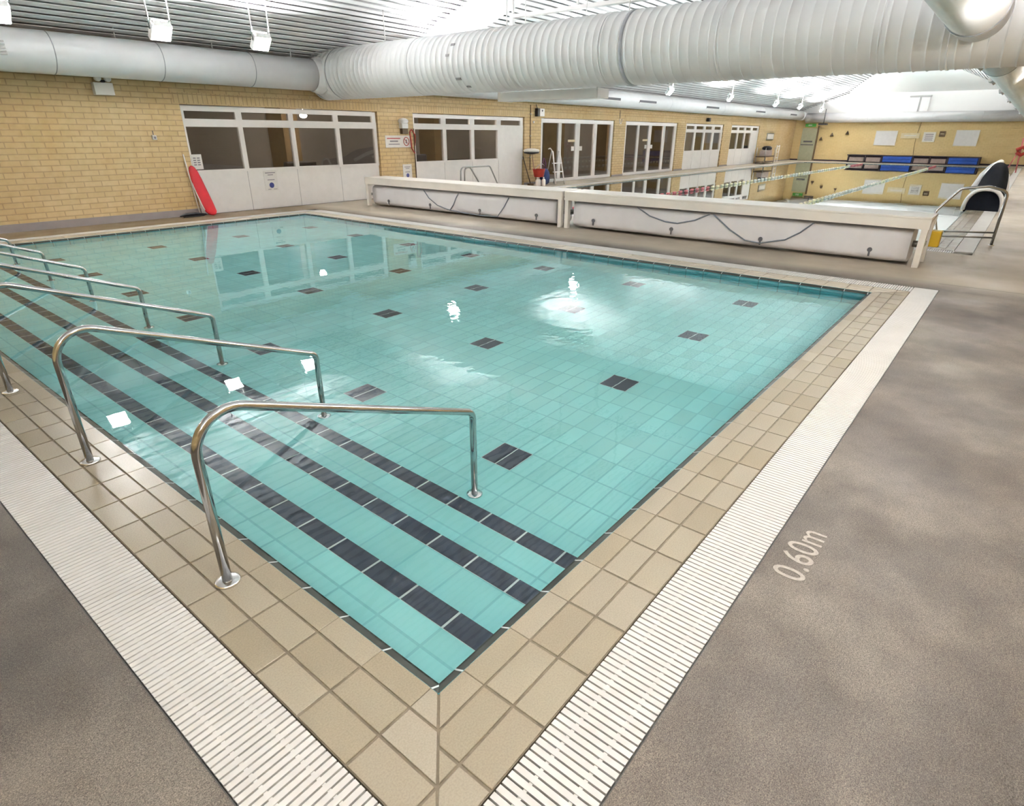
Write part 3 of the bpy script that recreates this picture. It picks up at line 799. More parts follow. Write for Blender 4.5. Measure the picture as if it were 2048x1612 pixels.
for xx in (12.4, 16.2, 20.5, 26, 33, 41):
    mb = MB(); mb.obox((xx + .2, RC[1] + .20, RC[2] - .20), (.2, 0, 0), (0, .05, .05), (0, -.03, .03)); sv = part(mb, 'side_vent', 'steel_dull', rf)
    mb = MB(); mb.obox((xx + .2, RC[1] + .235, RC[2] - .19), (.22, 0, 0), (0, .012, .045), (0, .03, -.01)); part(mb, 'vent_lip', 'white_paint', sv)
# rectangular box duct under the big duct
bxd = empty('service_box', (9.75, 6.6, 2.28), 'white rectangular service box slung beneath the large ribbed duct', 'service box')
mb = MB(); mb.box(9.55, 9.95, 5.45, 7.80, 2.285, 2.45); part(mb, 'casing', 'white_paint', bxd, .006)
mb = MB(); mb.box(9.54, 9.96, 7.78, 7.84, 2.28, 2.455); part(mb, 'end_plate', 'white_plastic', bxd)
for yy in (5.9, 7.3): mb = MB(); mb.tube([(9.75, yy, 2.45), (9.75, yy, zl(yy))], .008, 8); part(mb, 'hanger_rod', 'white_paint', bxd)
# cable tray on posts from the roof
ct = empty('cable_tray', (10.2, 6., 3.85), 'slim white cable tray hung from the slatted roof behind the large duct', 'cable tray')
mb = MB(); mb.box(10.13, 10.27, 3.6, 8.0, 3.83, 3.89); part(mb, 'tray', 'white_paint', ct)
for yy in (7.98, 6.4, 4.8): mb = MB(); mb.box(10.18, 10.22, yy - .02, yy + .02, 3.89, zl(yy) + .03); part(mb, 'drop_rod', 'steel_dull', ct)
mb = MB(); mb.box(10.16, 10.24, 7.96, 8.04, 3.40, 3.9); part(mb, 'end_post', 'steel_dull', ct)
# twin flat risers on the end gable
ris = empty('wall_riser', (X1 - .1, 5.6, 2.9), 'pair of flat white panel risers rising above the far end duct', 'riser')
for a, b in ((5.05, 5.52), (5.62, 6.10)): mb = MB(); mb.box(X1 - .14, X1 - .005, a, b, 2.95, 3.95); part(mb, 'riser_panel', 'white_paint', ris, .01)
mb = MB(); mb.box(X1 - .16, X1 - .005, 5.0, 6.2, 3.97, 4.05); part(mb, 'cap_bar', 'steel_dull', ris)

# ------------------------------------------------------------------ floodlights
def floodlight(x, y, z, side, label, group, w_up=120., spread=180., tilt=.35, narrow=0.):
    """side=+1: on the window-wall side, facing the pools (-y)"""
    root = empty('hanging_floodlight', (x, y, z), label, 'floodlight', group)
    ty = -side
    mb = MB(); mb.obox((x, y, z), (.17, 0, 0), (0, .11, .11 * side * 1.), (0, -.045 * side * side, .045))
    # housing tilted so the lens looks down across the water
    nrm = Vector((0, ty * .75, -.66)).normalized(); tang = Vector((1, 0, 0)); bi = nrm.cross(tang)
    mb = MB(); mb.obox(Vector((x, y, z)) - nrm * .05, tang * .17, bi * .14, nrm * .05); hs = part(mb, 'housing', 'wall_unit_white', root, .01)
    mb = MB(); mb.obox(Vector((x, y, z)) + nrm * .004, tang * .150, bi * .122, nrm * .004); part(mb, 'lens', 'lamp_lens', hs)
    mb = MB(); zz = zl(y) + .03; mb.tube([(x - .18, y, z + .05), (x - .18, y, zz)], .012, 8); mb.tube([(x + .18, y, z + .05), (x + .18, y, zz)], .012, 8)
    mb.tube([(x - .2, y, z + .2), (x + .2, y, z + .2)], .012, 8)
    part(mb, 'bracket', 'steel_dull', root)
    mb = MB(); mb.box(x - .14, x + .14, y - .09, y + .09, z + .10, z + .17); part(mb, 'uplight_tray', 'wall_unit_white', hs)
    ld = bpy.data.lights.new('uplight', 'AREA'); ld.shape = 'RECTANGLE'; ld.size = .26; ld.size_y = .17; ld.energy = w_up; ld.spread = math.radians(spread); ld.color = (.985, .99, 1)
    lo = bpy.data.objects.new('uplight', ld); COL.objects.link(lo); lo.parent = root; lo.location = (0, 0, .175)
    lo.rotation_euler = (PI + tilt * side, 0, 0)   # faces up, leaning over the pool
    if narrow:
        ld = bpy.data.lights.new('uplight', 'AREA'); ld.shape = 'RECTANGLE'; ld.size = .26; ld.size_y = .17; ld.energy = narrow; ld.color = (.985, .99, 1); ld.spread = math.radians(80)
        lo = bpy.data.objects.new('uplight', ld); COL.objects.link(lo); lo.parent = root; lo.location = (0, 0, .178); lo.rotation_euler = (PI + .08 * side, -.12, 0)
    return root
UP = 230.
pos = [(2.2, 11., 'leftmost, at the corner of the picture over the smooth wall duct'), (4.45, 11., 'second from the left over the smooth wall duct'), (6.2, 10.85, 'third from the left, beside the end of the ribbed duct'),
       (10.8, 10.6, 'hidden just behind the ribbed duct, mirrored in the small pool'), (16.9, 10.6, 'behind the ribbed duct over the first glazed doors'),
       (23.5, 10.75, 'first one showing past the ribbed duct over the vented duct'), (29.5, 10.6, 'second one along the vented duct'), (36.3, 10.6, 'third one along the vented duct'),
       (40.9, 10.6, 'fourth one along the vented duct'), (46.2, 10.7, 'last one along the vented duct by the end wall')]
for x, y, t in pos: floodlight(x, y, 2.85 if x == 10.8 else 3.2, 1, 'bright white floodlight, ' + t, 'floodlights along the window side', 260. if x < 8 else (270. if x < 12 else 480.), 168. if x < 12 else 180., .7 if x < 12 else .35, 230. if x < 18 else 0.)
for x in (-2.6, 0., 2.2, 4.45, 6.2, 16.9, 25., 33., 41.): floodlight(x, -.98, 2.72 if x < 8 else 3.12, -1, 'added unseen fill floodlight in the row on the side opposite the windows', 'added fill floodlights on the opposite side', 145. if x < 8 else 1600., 180., .55 if x < 8 else .35)  # added row out of view, fills the foreground deck and the far end
floodlight(-2.6, 11., 3.2, 1, 'bright white floodlight beyond the near end of the window wall', 'floodlights along the window side', UP)

# ------------------------------------------------------------------ roller bench between the pools
def roller_bench(y0, y1, label, gear=None):
    root = empty('roller_bench', (9.4, (y0 + y1) / 2, 0), label, 'bench', 'pool cover benches')
    mb = MB(); mb.box(9.03, 9.72, y0, y1, .645, .675); part(mb, 'bench_top', 'bench_white', root, .006)
    mb = MB(); mb.box(9.035, 9.06, y0, y1, .515, .648); part(mb, 'front_fascia', 'bench_white', root)
    mb = MB(); mb.box(9.70, 9.725, y0, y1, .52, .648); part(mb, 'rear_fascia', 'bench_white', root)
    for y in (y0 + .05, y1 - .05):
        for x in (9.085, 9.66):
            mb = MB(); mb.box(x - .045, x + .045, y - .04, y + .04, 0, .645); part(mb, 'post', 'bench_white', root, .004)
        s = 1 if y < (y0 + y1) / 2 else -1
        mb = MB(); mb.lathe((9.42, y, .27), 'y', [(y + s * .04, .045), (y + s * .14, .045)], 16); mb.box(9.15, 9.62, y - .015, y + .015, .24, .30)
        part(mb, 'axle_bearing', 'steel_dull', root)
    if gear is not None:
        mb = MB(); mb.box(9.62, 9.80, gear - .13, gear, .22, .44); part(mb, 'gear_box', 'yellow_plastic', root, .01, label='yellow crank gear box on the end post')
    return root
roller_bench(5.80, 11.80, 'long white bench over a rolled pool cover, half nearer the window wall')
roller_bench(-.22, 5.74, 'long white bench over a rolled pool cover, half with the yellow gear box', -.20)
def squircle(cx, cz, rx, rz, n=40, e=3.):
    out = []
    for k in range(n):
        t = 2 * PI * k / n; c, s = math.cos(t), math.sin(t)
        out.append((cx + rx * math.copysign(abs(c) ** (2 / e), c), cz + rz * math.copysign(abs(s) ** (2 / e), s)))
    return out
def cover_roll(y0, y1, label, ropes, buckles):
    root = empty('pool_cover_roll', (9.42, (y0 + y1) / 2, .27), label, 'pool cover', 'rolled pool covers')
    mb = MB(); R = []
    n = 24
    for i in range(n + 1):
        y = y0 + (y1 - y0) * i / n; sh = .97 if i in (0, n) else 1.
        R.append([(px, y, pz) for px, pz in squircle(9.40, .265, .30 * sh, .235 * sh, 48, 5.)])
    mb.rings(R); part(mb, 'cover', 'cover_white', root)
    for pts in ropes:
        P = []
        for i in range(len(pts) - 1):
            for k in range(4):
                t = k / 4; P.append((9.094, pts[i][0] * (1 - t) + pts[i + 1][0] * t, pts[i][1] * (1 - t) + pts[i + 1][1] * t))
        P.append((9.094, *pts[-1]))
        mb = MB(); mb.tube(P, .011, 8); part(mb, 'rope', 'rope_blue', root)
    for by, bz in buckles:
        mb = MB(); mb.disc((9.092, by, bz + .035), 'x', .032, .02, 16); bk = part(mb, 'buckle', 'buckle_grey', root)
        mb = MB(); mb.box(9.086, 9.098, by - .012, by + .012, bz - .055, bz + .005); part(mb, 'strap_tail', 'buckle_grey', bk)
    return root
cover_roll(5.98, 11.62, 'pale rolled pool cover under the bench half nearer the window wall',
           [[(9.73, .47), (9.57, .31), (9.3, .17), (9.02, .11), (8.9, .09), (8.78, .22), (8.7, .36), (8.62, .47)], [(8.95, .1), (8.6, .07), (8.3, .06), (7.9, .05), (7.49, .06), (7.3, .28), (7.17, .47)]],
           [(11.01, .12), (9.54, .13), (7.99, .12), (6.45, .14)])
cover_roll(-.04, 5.56, 'pale rolled pool cover under the bench half with the yellow gear box',
           [[(4.2, .49), (3.94, .36), (3.64, .29), (3.41, .28), (3.1, .36), (2.86, .48)], [(2.80, .48), (2.49, .26), (2.22, .12), (1.98, .10), (1.61, .19), (1.41, .32), (1.24, .48)]],
           [(5.1, .15), (3.51, .14), (1.98, .13), (.43, .14)])

# ------------------------------------------------------------------ steel rails of the large pool
hoop = empty('ladder_rail', (11.8, -.45, 0), 'tall steel hoop rail beside the bench end and the large pool corner', 'rail')
mb = MB(); mb.tube(fillet([(11.62, -.13, 0), (11.64, -.10, .22), (11.75, .0, .50), (11.85, -.26, .88), (11.9, -.62, .93), (11.95, -.89, .86), (12.05, -.89, 0)], [.05, .12, .12, .2, .12]), .022, 14); part(mb, 'rail_tube', 'steel', hoop)
for z in (.13, .21): mb = MB(); mb.tube([(11.64, -.11, z), (12.03, -.89, z)], .014, 10); part(mb, 'cross_bar', 'steel_dull', hoop)
for x, y in ((11.62, -.13), (12.05, -.89)): mb = MB(); mb.lathe((x, y, 0), 'z', [(0, .045), (.008, .045), (.012, .025)], 20); part(mb, 'flange', 'flange_steel', hoop)
gy = empty('ladder_rail', (13.3, 12.35, 0), 'pair of grey tubular step rails behind the bench before the second window', 'rail')
for dy in (0., ):
    pass
for pth in ([(13.13, 12.4, 0), (13.15, 12.4, .74), (14.5, 12.4, .74), (15.0, 12.4, 0)], [(13.68, 12.75, 0), (13.68, 12.75, .70), (13.95, 12.75, .70), (14.55, 12.75, 0)]):
    mb = MB(); mb.tube(fillet(pth, [.14, .14]), .022, 12); part(mb, 'rail_tube', 'steel_dull', gy)

# ------------------------------------------------------------------ black and white inflatable at the far deck edge
inf = empty('pool_inflatable', (20.2, -.40, .002), 'black and white domed inflatable standing on the deck behind the steel hoop rail', 'inflatable')
def arch_ring(x, hw, h, yc, n=20, e=2.4):
    out = []
    for k in range(n + 1):
        t = PI * k / n; c, s = math.cos(t), math.sin(t)
        out.append((x, yc + hw * math.copysign(abs(c) ** (2 / e), c), h * abs(s) ** (2 / e)))
    return out
mb = MB()
secs = [(18.2, .36, .45), (18.6, .38, .50), (19.4, .36, .58), (20.2, .34, .90), (21.2, .32, 1.02), (22.2, .30, .98), (23.2, .22, .70), (23.8, .10, .35)]
R = [[(x, -.40 + .36 * math.cos(PI * k / 20), h * math.sin(PI * k / 20) ** .8 + .002) for k in range(21)] for x, w, h in secs]
R = [arch_ring(x, w, h, -.40) for x, w, h in secs]
mb.rings(R, False, False)
mb.poly(R[0]); mb.poly(R[-1])
part(mb, 'black_body', 'black_vinyl', inf)
mb = MB(); mb.tube(arch_ring(18.2, .38, .50, -.40), .045, 12); part(mb, 'rim_tube', 'white_vinyl', inf, label='white inflated rim arching over the front')
mb = MB(); mb.tube([(18.25, -.78, .05), (19.4, -.76, .07), (21.2, -.73, .10), (22.6, -.68, .3), (23.3, -.6, .6)], .055, 12); part(mb, 'side_tube', 'white_vinyl', inf)
mb = MB(); mb.tube([(19.7, -.04, .40), (20.6, -.12, .70), (21.5, -.22, .88), (22.4, -.36, .98)], .085, 12); part(mb, 'white_patch', 'white_vinyl', inf)
mb = MB(); mb.tube([(20.9, -.14, .52), (21.7, -.2, .66)], .07, 12); part(mb, 'white_patch', 'white_vinyl', inf)

# ------------------------------------------------------------------ lane ropes
def lane_rope(y, label, colors):
    root = empty('lane_rope', ((BX0 + BX1) / 2, y, 0), label, 'lane rope', 'lane ropes across the large pool')
    mb = MB(); mb.tube([(BX0 + .02, y, .012), (BX1 - .02, y, .012)], .008, 6); part(mb, 'cable', 'rope_blue', root)
    proto = {}
    x = BX0 + .5; i = 0
    while x < BX1 - .6:
        cn = colors(x)
        if cn not in proto:
            mb = MB(); mb.lathe((0, 0, 0), 'x', [(-.10, .015), (-.085, .036), (-.02, .04), (0, .025), (.02, .04), (.085, .036), (.10, .015)], 12)
            o = mb.build('float', cn, root); proto[cn] = o
        else:
            o = proto[cn].copy(); COL.objects.link(o); o.parent = root
        o.location = (x - (BX0 + BX1) / 2, 0, .012)
        x += .44
    return root
lane_rope(7.4, 'lane rope with red then yellow and white floats, nearer the window wall', lambda x: 'float_red' if x < 20.5 else ('float_yellow' if x < 25 else ('float_red' if x > 42 else ('float_white' if int(x / .8) % 3 else 'float_yellow'))))
lane_rope(3.4, 'lane rope with white and yellow floats, farther from the window wall', lambda x: 'float_yellow' if x < 19 else ('float_red' if x > 42 else ('float_white' if x < 27 else ('float_yellow' if int(x / .8) % 2 else 'float_white'))))

# ------------------------------------------------------------------ things on and by the window wall
# rescue float and pole
rb = empty('rescue_float', (5.5, 12.8, 0), 'long red foam rescue float leaning at the edge of the nearest window', 'rescue float')
mb = MB(); R = []
for t, w in ((0, .02), (.02, .08), (.08, .125), (.25, .135), (.5, .13), (.75, .115), (.9, .09), (.97, .06), (1, .02)):
    cx = 5.53 - .17 * t - .02 * math.sin(t * 3); cy = 12.74 + .20 * t; cz = .0 + 1.02 * t
    R.append([(cx + w * math.cos(a * 2 * PI / 16), cy + .05 * (w / .17) ** .5 * math.sin(a * 2 * PI / 16), cz) for a in range(16)])
mb.rings(R); part(mb, 'float_body', 'red_foam', rb)
mb = MB(); mb.tube([(5.385, 12.76, .12), (5.325, 12.80, .35), (5.285, 12.86, .60), (5.295, 12.92, .84)], .014, 8); part(mb, 'strap', 'white_plastic', rb)
sp_ = empty('reach_pole', (5.33, 12.9, 0), 'thin white pole propped beside the red rescue float', 'pole')
mb = MB(); mb.tube([(5.33, 12.90, 0), (5.25, 12.965, 1.25)], .013, 10); part(mb, 'shaft', 'white_plastic', sp_)
mb = MB(); mb.tube([(5.33, 12.90, 0), (5.33, 12.90, .03)], .018, 10); part(mb, 'foot', 'black_plastic', sp_)
bl = empty('floor_strap', (5.1, 12.8, 0), 'black coiled strap lying on the floor below the brick wall', 'strap')
mb = MB(); mb.tube([(4.85, 12.80, .03), (5.0, 12.86, .045), (5.18, 12.82, .05), (5.3, 12.86, .035), (5.42, 12.80, .03)], [.012, .035, .04, .03, .012], 10); part(mb, 'strap_coil', 'black_plastic', bl)
mb = MB(); mb.tube([(4.9, 12.76, .012), (5.1, 12.74, .012), (5.35, 12.77, .012)], .012, 8); part(mb, 'strap_end', 'black_plastic', bl)

def sign(x0, x1, z0, z1, y, label, lines=(), blob=None, ring=None, mat='sign_white', edge=None, name='wall_sign'):
    root = empty(name, ((x0 + x1) / 2, y, z0), label, 'sign')
    mb = MB(); mb.box(x0, x1, y - .010, y + .0, z0, z1); bd = part(mb, 'board', mat, root)
    for (a, b, z, h, m) in lines:
        mb = MB(); mb.box(a, b, y - .0125, y - .009, z, z + h); part(mb, 'print_line', m, bd)
    if blob:
        mb = MB(); mb.disc((blob[0], y - .011, blob[1]), 'y', blob[2], .004, 18); part(mb, 'emblem', blob[3], bd)
    if ring:
        mb = MB(); cx, cz, r = ring
        mb.tube([(cx + r * math.cos(t * 2 * PI / 24), y - .012, cz + r * 1.05 * math.sin(t * 2 * PI / 24)) for t in range(25)], .012, 6); part(mb, 'red_ring', 'print_red', bd)
        mb = MB(); mb.tube([(cx - r * .7, y - .012, cz + r * .7), (cx + r * .7, y - .012, cz - r * .7)], .009, 6); part(mb, 'red_bar', 'print_red', bd)
        mb = MB(); mb.disc((cx, y - .010, cz - r * .25), 'y', r * .3, .006, 12); mb.box(cx - r * .15, cx + r * .3, y - .012, y - .008, cz, cz + r * .5); part(mb, 'figure', 'print_grey', bd)
    return root
yg = Y1 + .068
sign(7.06, 7.40, .40, .84, yg, 'white notice with a round blue emblem on the panel below the nearest window',
     [(7.10, 7.36, .79, .018, 'print_grey'), (7.16, 7.30, .745, .016, 'print_grey'), (7.14, 7.32, .635, .016, 'print_grey'), (7.12, 7.20, .425, .01, 'print_grey'), (7.27, 7.36, .425, .01, 'print_grey')], blob=(7.23, .52, .062, 'print_blue'))
sign(5.44, 5.66, .94, 1.24, Y1 + .045, 'small printed white notice in the lower corner of the nearest window',
     [(5.47 + .085 * i, 5.53 + .085 * i, 1.02 + .045 * k, .022, 'print_grey') for i in range(2) for k in range(4)])
sign(10.79, 11.73, 1.31, 1.62, Y1, 'wide white warning sign with a red prohibition ring on the brick pier',
     [(10.85, 11.33, 1.53, .028, 'print_red'), (10.95, 11.24, 1.455, .036, 'print_grey'), (10.90, 11.30, 1.385, .022, 'print_grey')], ring=(11.55, 1.465, .10))
sign(11.36, 11.70, .48, .86, Y1, 'white notice with a round blue emblem low on the brick pier behind the bench',
     [(11.42, 11.64, .78, .016, 'print_grey'), (11.46, 11.60, .74, .014, 'print_grey'), (11.44, 11.62, .645, .016, 'print_grey')], blob=(11.53, .56, .055, 'print_blue'))
dp = empty('wall_beacon', (11.42, 12.95, 1.66), 'chrome domed wall unit with a dark lower half above the warning sign', 'wall unit')
mb = MB(); mb.lathe((11.42, 12.92, 1.98), 'z', [(1.93, .12), (1.98, .15), (2.03, .13), (2.06, .07), (2.07, .01)], 20); part(mb, 'dome', 'wall_unit_white', dp)
mb = MB(); mb.box(11.31, 11.55, 12.86, 12.995, 1.80, 1.93); part(mb, 'body', 'wall_unit_white', dp, .015)
mb = MB(); mb.box(11.34, 11.55, 12.88, 12.995, 1.66, 1.80); part(mb, 'lower_body', 'brass_dark', dp, .01)
hk = empty('reach_pole', (11.82, 12.9, 0), 'tall dark reaching pole with a red hook against the second window', 'pole')
mb = MB(); mb.tube([(11.76, 12.88, 0), (11.83, 12.96, 1.80)], .016, 10); part(mb, 'shaft', 'brass_dark', hk)
mb = MB(); mb.tube(fillet([(11.80, 12.93, 1.15), (11.70, 12.94, 1.28), (11.66, 12.94, 1.70), (11.72, 12.94, 1.80), (11.86, 12.94, 1.62), (11.82, 12.94, 1.35)], .04, 5), .018, 8); part(mb, 'hook', 'red_plastic', hk)
sn = empty('motion_sensor', (4.75, 12.95, 1.55), 'tiny white sensor on the plain brick wall', 'sensor')
mb = MB(); mb.box(4.71, 4.79, 12.93, 13.0, 1.53, 1.62); part(mb, 'body', 'white_plastic', sn, .012)
mb = MB(); mb.tube([(4.75, 12.985, 1.62), (4.75, 12.985, 1.70)], .008, 8); part(mb, 'cable_stub', 'dark_vent', sn)
mb = MB(); mb.disc((4.75, 12.928, 1.57), 'y', .022, .012, 14); part(mb, 'lens', 'print_grey', sn)
el = empty('emergency_light', (4.0, 12.9, 2.32), 'white twin-head emergency light box under the smooth wall duct', 'emergency light')
mb = MB(); mb.box(3.85, 4.18, 12.86, 13.0, 2.31, 2.52); part(mb, 'battery_box', 'white_plastic', el, .01)
for x in (3.93, 4.10):
    mb = MB(); mb.lathe((x, 12.86, 2.585), 'y', [(12.80, .05), (12.82, .055), (12.88, .05), (12.93, .02)], 18); part(mb, 'lamp_head', 'board_white', el)
mb = MB(); mb.tube([(3.93, 12.9, 2.55), (4.10, 12.9, 2.55)], .015, 8); mb.box(4.0, 4.06, 12.88, 12.93, 2.50, 2.56); part(mb, 'bracket', 'black_plastic', el)
cd = empty('conduit', (17.4, 12.98, 0), 'thin brown conduit running down the brick pier before the glazed doors', 'conduit')
mb = MB(); mb.tube([(17.38, 12.98, .5), (17.36, 12.98, 2.6)], .014, 8); part(mb, 'pipe', 'trunk_brown', cd)
for z in (.9, 1.6, 2.3): mb = MB(); mb.box(17.34, 17.40, 12.965, 13.0, z, z + .03); part(mb, 'clip', 'steel_dull', cd)
sk = empty('wall_camera', (17.66, 12.9, 2.25), 'slim black camera bracket on the pier beside a white box', 'camera')
mb = MB(); mb.box(17.62, 17.72, 12.86, 12.99, 2.24, 2.50); part(mb, 'body', 'black_plastic', sk, .01)
mb = MB(); mb.tube([(17.66, 12.92, 2.5), (17.64, 12.95, 2.62)], .012, 8); part(mb, 'arm', 'black_plastic', sk)
jb = empty('junction_box', (17.97, 12.95, 2.25), 'white junction box beside the slim black camera bracket', 'box')
mb = MB(); mb.box(17.84, 18.11, 12.92, 13.0, 2.25, 2.50); part(mb, 'casing', 'white_plastic', jb, .01)
mb = MB(); mb.disc((17.97, 12.918, 2.43), 'y', .03, .01, 14); part(mb, 'lens', 'dark_vent', jb)
mb = MB(); mb.disc((17.55, 12.985, 2.06), 'y', .035, .03, 14); tag(mb.build('wall_button', 'white_plastic'), 'small round white button on the pier before the glazed doors', 'button')
lp = empty('cable_loop', (23.66, 12.97, 2.2), 'white cable loop on the brick pier between the two glazed doors', 'cable')
mb = MB(); mb.tube([(23.66 + .09 * math.cos(t * PI / 8), 12.975, 2.22 + .13 * math.sin(t * PI / 8)) for t in range(-9, 2)], .016, 8); part(mb, 'loop', 'white_plastic', lp)
mb = MB(); mb.tube([(23.58, 12.975, 2.3), (23.56, 12.975, 2.6)], .010, 8); part(mb, 'lead', 'dark_vent', lp)
bs = empty('wall_speaker', (32.86, 12.9, 2.32), 'small black speaker above the third window', 'speaker')
mb = MB(); mb.box(32.76, 32.98, 12.82, 12.99, 2.32, 2.50); part(mb, 'cabinet', 'black_plastic', bs, .02)
mb = MB(); mb.disc((32.87, 12.815, 2.41), 'y', .05, .01, 16); part(mb, 'cone', 'dark_vent', bs)

# lifeguard kit beside the first glazed doors
st = empty('step_ladder', (17.9, 12.3, 0), 'white step ladder standing in front of the first glazed doors', 'ladder')
for pth in ([(17.80, 12.12, 0), (17.74, 12.25, 1.12)], [(18.36, 12.12, 0), (18.16, 12.25, 1.12)]):
    mb = MB(); mb.tube(pth, .024, 10); part(mb, 'front_rail', 'white_plastic', st)
for pth in ([(17.80, 12.62, 0), (17.74, 12.30, 1.12)], [(18.36, 12.62, 0), (18.16, 12.30, 1.12)]):
    mb = MB(); mb.tube(pth, .018, 10); part(mb, 'rear_rail', 'steel_dull', st)
for z in (.16, .43, .72): t = z / 1.12; mb = MB(); mb.box(17.80 - .06 * t, 18.36 - .2 * t, 12.10 + .13 * t, 12.20 + .13 * t, z - .015, z + .015); part(mb, 'tread', 'white_plastic', st)
mb = MB(); mb.tube(fillet([(17.74, 12.25, 1.10), (17.60, 12.26, 1.22), (17.50, 12.27, 1.20)], .05, 5), .018, 8); part(mb, 'grab_bar', 'white_plastic', st)
bg = empty('kit_bag', (17.42, 12.35, 0), 'dark blue hanging kit bag beside the white step ladder', 'bag')
mb = MB(); R = []
for z, w in ((.03, .12), (.08, .19), (.25, .22), (.42, .19), (.52, .13), (.56, .05)): R.append([(17.42 + w * math.cos(k * PI / 8), 12.35 + .8 * w * math.sin(k * PI / 8), z) for k in range(16)])
mb.rings(R); part(mb, 'bag_body', 'blue_bag', bg)
mb = MB(); mb.tube([(17.36, 12.35, .54), (17.34, 12.38, .75), (17.42, 12.40, .9), (17.50, 12.38, .75), (17.48, 12.35, .54)], .02, 8); part(mb, 'strap', 'purple_cloth', bg)
mop = empty('mop', (17.03, 12.55, 0), 'upturned white headed mop against the brick pier', 'mop')
mb = MB(); mb.tube([(17.06, 12.42, 0), (17.03, 12.65, 1.05)], .014, 8); part(mb, 'handle', 'wood_pole', mop)
mb = MB(); mb.lathe((17.03, 12.66, 1.1), 'z', [(1.03, .06), (1.06, .26), (1.08, .28), (1.10, .25)], 18); part(mb, 'holder', 'black_plastic', mop)
mb = MB(); mb.lathe((17.03, 12.66, 1.12), 'z', [(1.10, .26), (1.14, .29), (1.18, .26), (1.21, .14), (1.22, .02)], 18); part(mb, 'mop_head', 'mop_white', mop)
rbk = empty('bucket', (16.98, 12.28, .3), 'red bucket resting on white bottles beside the blue kit bag', 'bucket')
mb = MB(); mb.lathe((16.98, 12.28, .4), 'z', [(.30, .16), (.31, .17), (.54, .22), (.56, .23), (.56, .20), (.34, .15)], 20, False); mb.disc((16.98, 12.28, .31), 'z', .165, .015); part(mb, 'bucket_body', 'red_plastic', rbk)
mb = MB(); mb.tube([(16.76, 12.28, .55), (16.8, 12.2, .68), (16.98, 12.16, .74), (17.16, 12.2, .68), (17.20, 12.28, .55)], .010, 8); part(mb, 'handle', 'steel_dull', rbk)
for i, (x, y, t) in enumerate(((16.80, 12.20, 'leftmost of three by the brick pier'), (16.98, 12.28, 'middle of three by the brick pier'), (17.13, 12.18, 'rightmost of three by the brick pier'))):
    bt = empty('bottle', (x, y, 0), 'white cleaning bottle under the red bucket, ' + t, 'bottle', 'cleaning bottles')
    mb = MB(); mb.lathe((x, y, 0), 'z', [(0, .065), (.02, .075), (.19, .075), (.235, .04)], 16); part(mb, 'bottle_body', 'mop_white', bt)
    mb = MB(); mb.lathe((x, y, 0), 'z', [(.235, .028), (.298, .028)], 14); part(mb, 'cap', 'mop_white', bt)
brm = empty('brush', (16.88, 12.7, 0), 'dark handled brush leaning on the brick pier', 'brush')
mb = MB(); mb.tube([(16.86, 12.55, .05), (16.90, 12.94, .95)], .018, 8); part(mb, 'handle', 'brass_dark', brm)
mb = MB(); mb.box(16.74, 16.98, 12.50, 12.60, .0, .08); part(mb, 'brush_head', 'trunk_brown', brm)

# far end of the window wall
nb = empty('framed_notice', (43.7, 12.97, 1.4), 'grey framed notice on the wall past the fourth window', 'notice')
mb = MB(); mb.box(43.05, 44.45, 12.96, 13.0, 1.38, 1.80); part(mb, 'frame', 'steel_dull', nb)
mb = MB(); mb.box(43.15, 44.35, 12.95, 12.965, 1.44, 1.74); part(mb, 'paper', 'sign_white', nb)
kt = empty('kit_trolley', (41.4, 12.35, 0), 'cluttered pale kit trolley past the fourth window', 'trolley')
mb = MB(); mb.box(40.6, 42.5, 12.1, 12.7, .40, .46); mb.box(40.6, 42.5, 12.1, 12.7, .08, .12); part(mb, 'shelf', 'brass_dark', kt)
for x in (40.62, 42.45):
    for y in (12.12, 12.66): mb = MB(); mb.tube([(x, y, 0), (x, y, .95)], .02, 8); part(mb, 'post', 'steel_dull', kt)
kb = empty('kit_box', (41.5, 12.4, .46), 'pale box standing on the kit trolley', 'box')
mb = MB(); mb.box(41.0, 42.2, 12.2, 12.6, .462, .80); part(mb, 'carton', 'bench_tan', kb, .01)
hd = empty('round_case', (42.2, 12.35, .8), 'black rounded case on top of the pale kit box', 'case')
mb = MB(); mb.lathe((41.7, 12.4, .9), 'z', [(.802, .22), (.85, .3), (.95, .3), (1.03, .2), (1.05, .02)], 16); part(mb, 'shell', 'black_plastic', hd)
ww = empty('pool_ladder', (43.6, 12.3, 0), 'white upright ladder rails past the kit trolley', 'ladder')
for x in (43.35, 43.85): mb = MB(); mb.tube([(x, 12.3, 0), (x, 12.3, 1.08)], .03, 10); part(mb, 'rail', 'white_plastic', ww)
for z in (.3, .65, 1.0): mb = MB(); mb.tube([(43.35, 12.3, z), (43.85, 12.3, z)], .02, 8); part(mb, 'rung', 'white_plastic', ww)

# end wall
def board(y0, y1, z0, z1, label, name='notice_board', mat='board_white', cat='board'):
    r_ = empty(name, (X1 - .03, (y0 + y1) / 2, z0), label, cat)
    mb = MB(); mb.box(X1 - .035, X1, y0, y1, z0, z1); part(mb, 'panel', mat, r_)
    mb = MB(); w = .03
    mb.box(X1 - .045, X1, y0 - w, y1 + w, z1, z1 + w); mb.box(X1 - .045, X1, y0 - w, y1 + w, z0 - w, z0); mb.box(X1 - .045, X1, y0 - w, y0, z0, z1); mb.box(X1 - .045, X1, y1, y1 + w, z0, z1)
    part(mb, 'frame', 'sign_cream', r_)
    return r_
board(6.42, 7.68, 1.09, 1.97, 'blank white board on the far end wall, nearer the exit door')
board(1.95, 3.15, 1.11, 2.01, 'blank white board on the far end wall, nearer the black inflatable')
bs_ = board(5.15, 6.15, 1.56, 1.81, 'long cream sign between the white boards on the far end wall', 'wall_sign', 'sign_cream', 'sign')
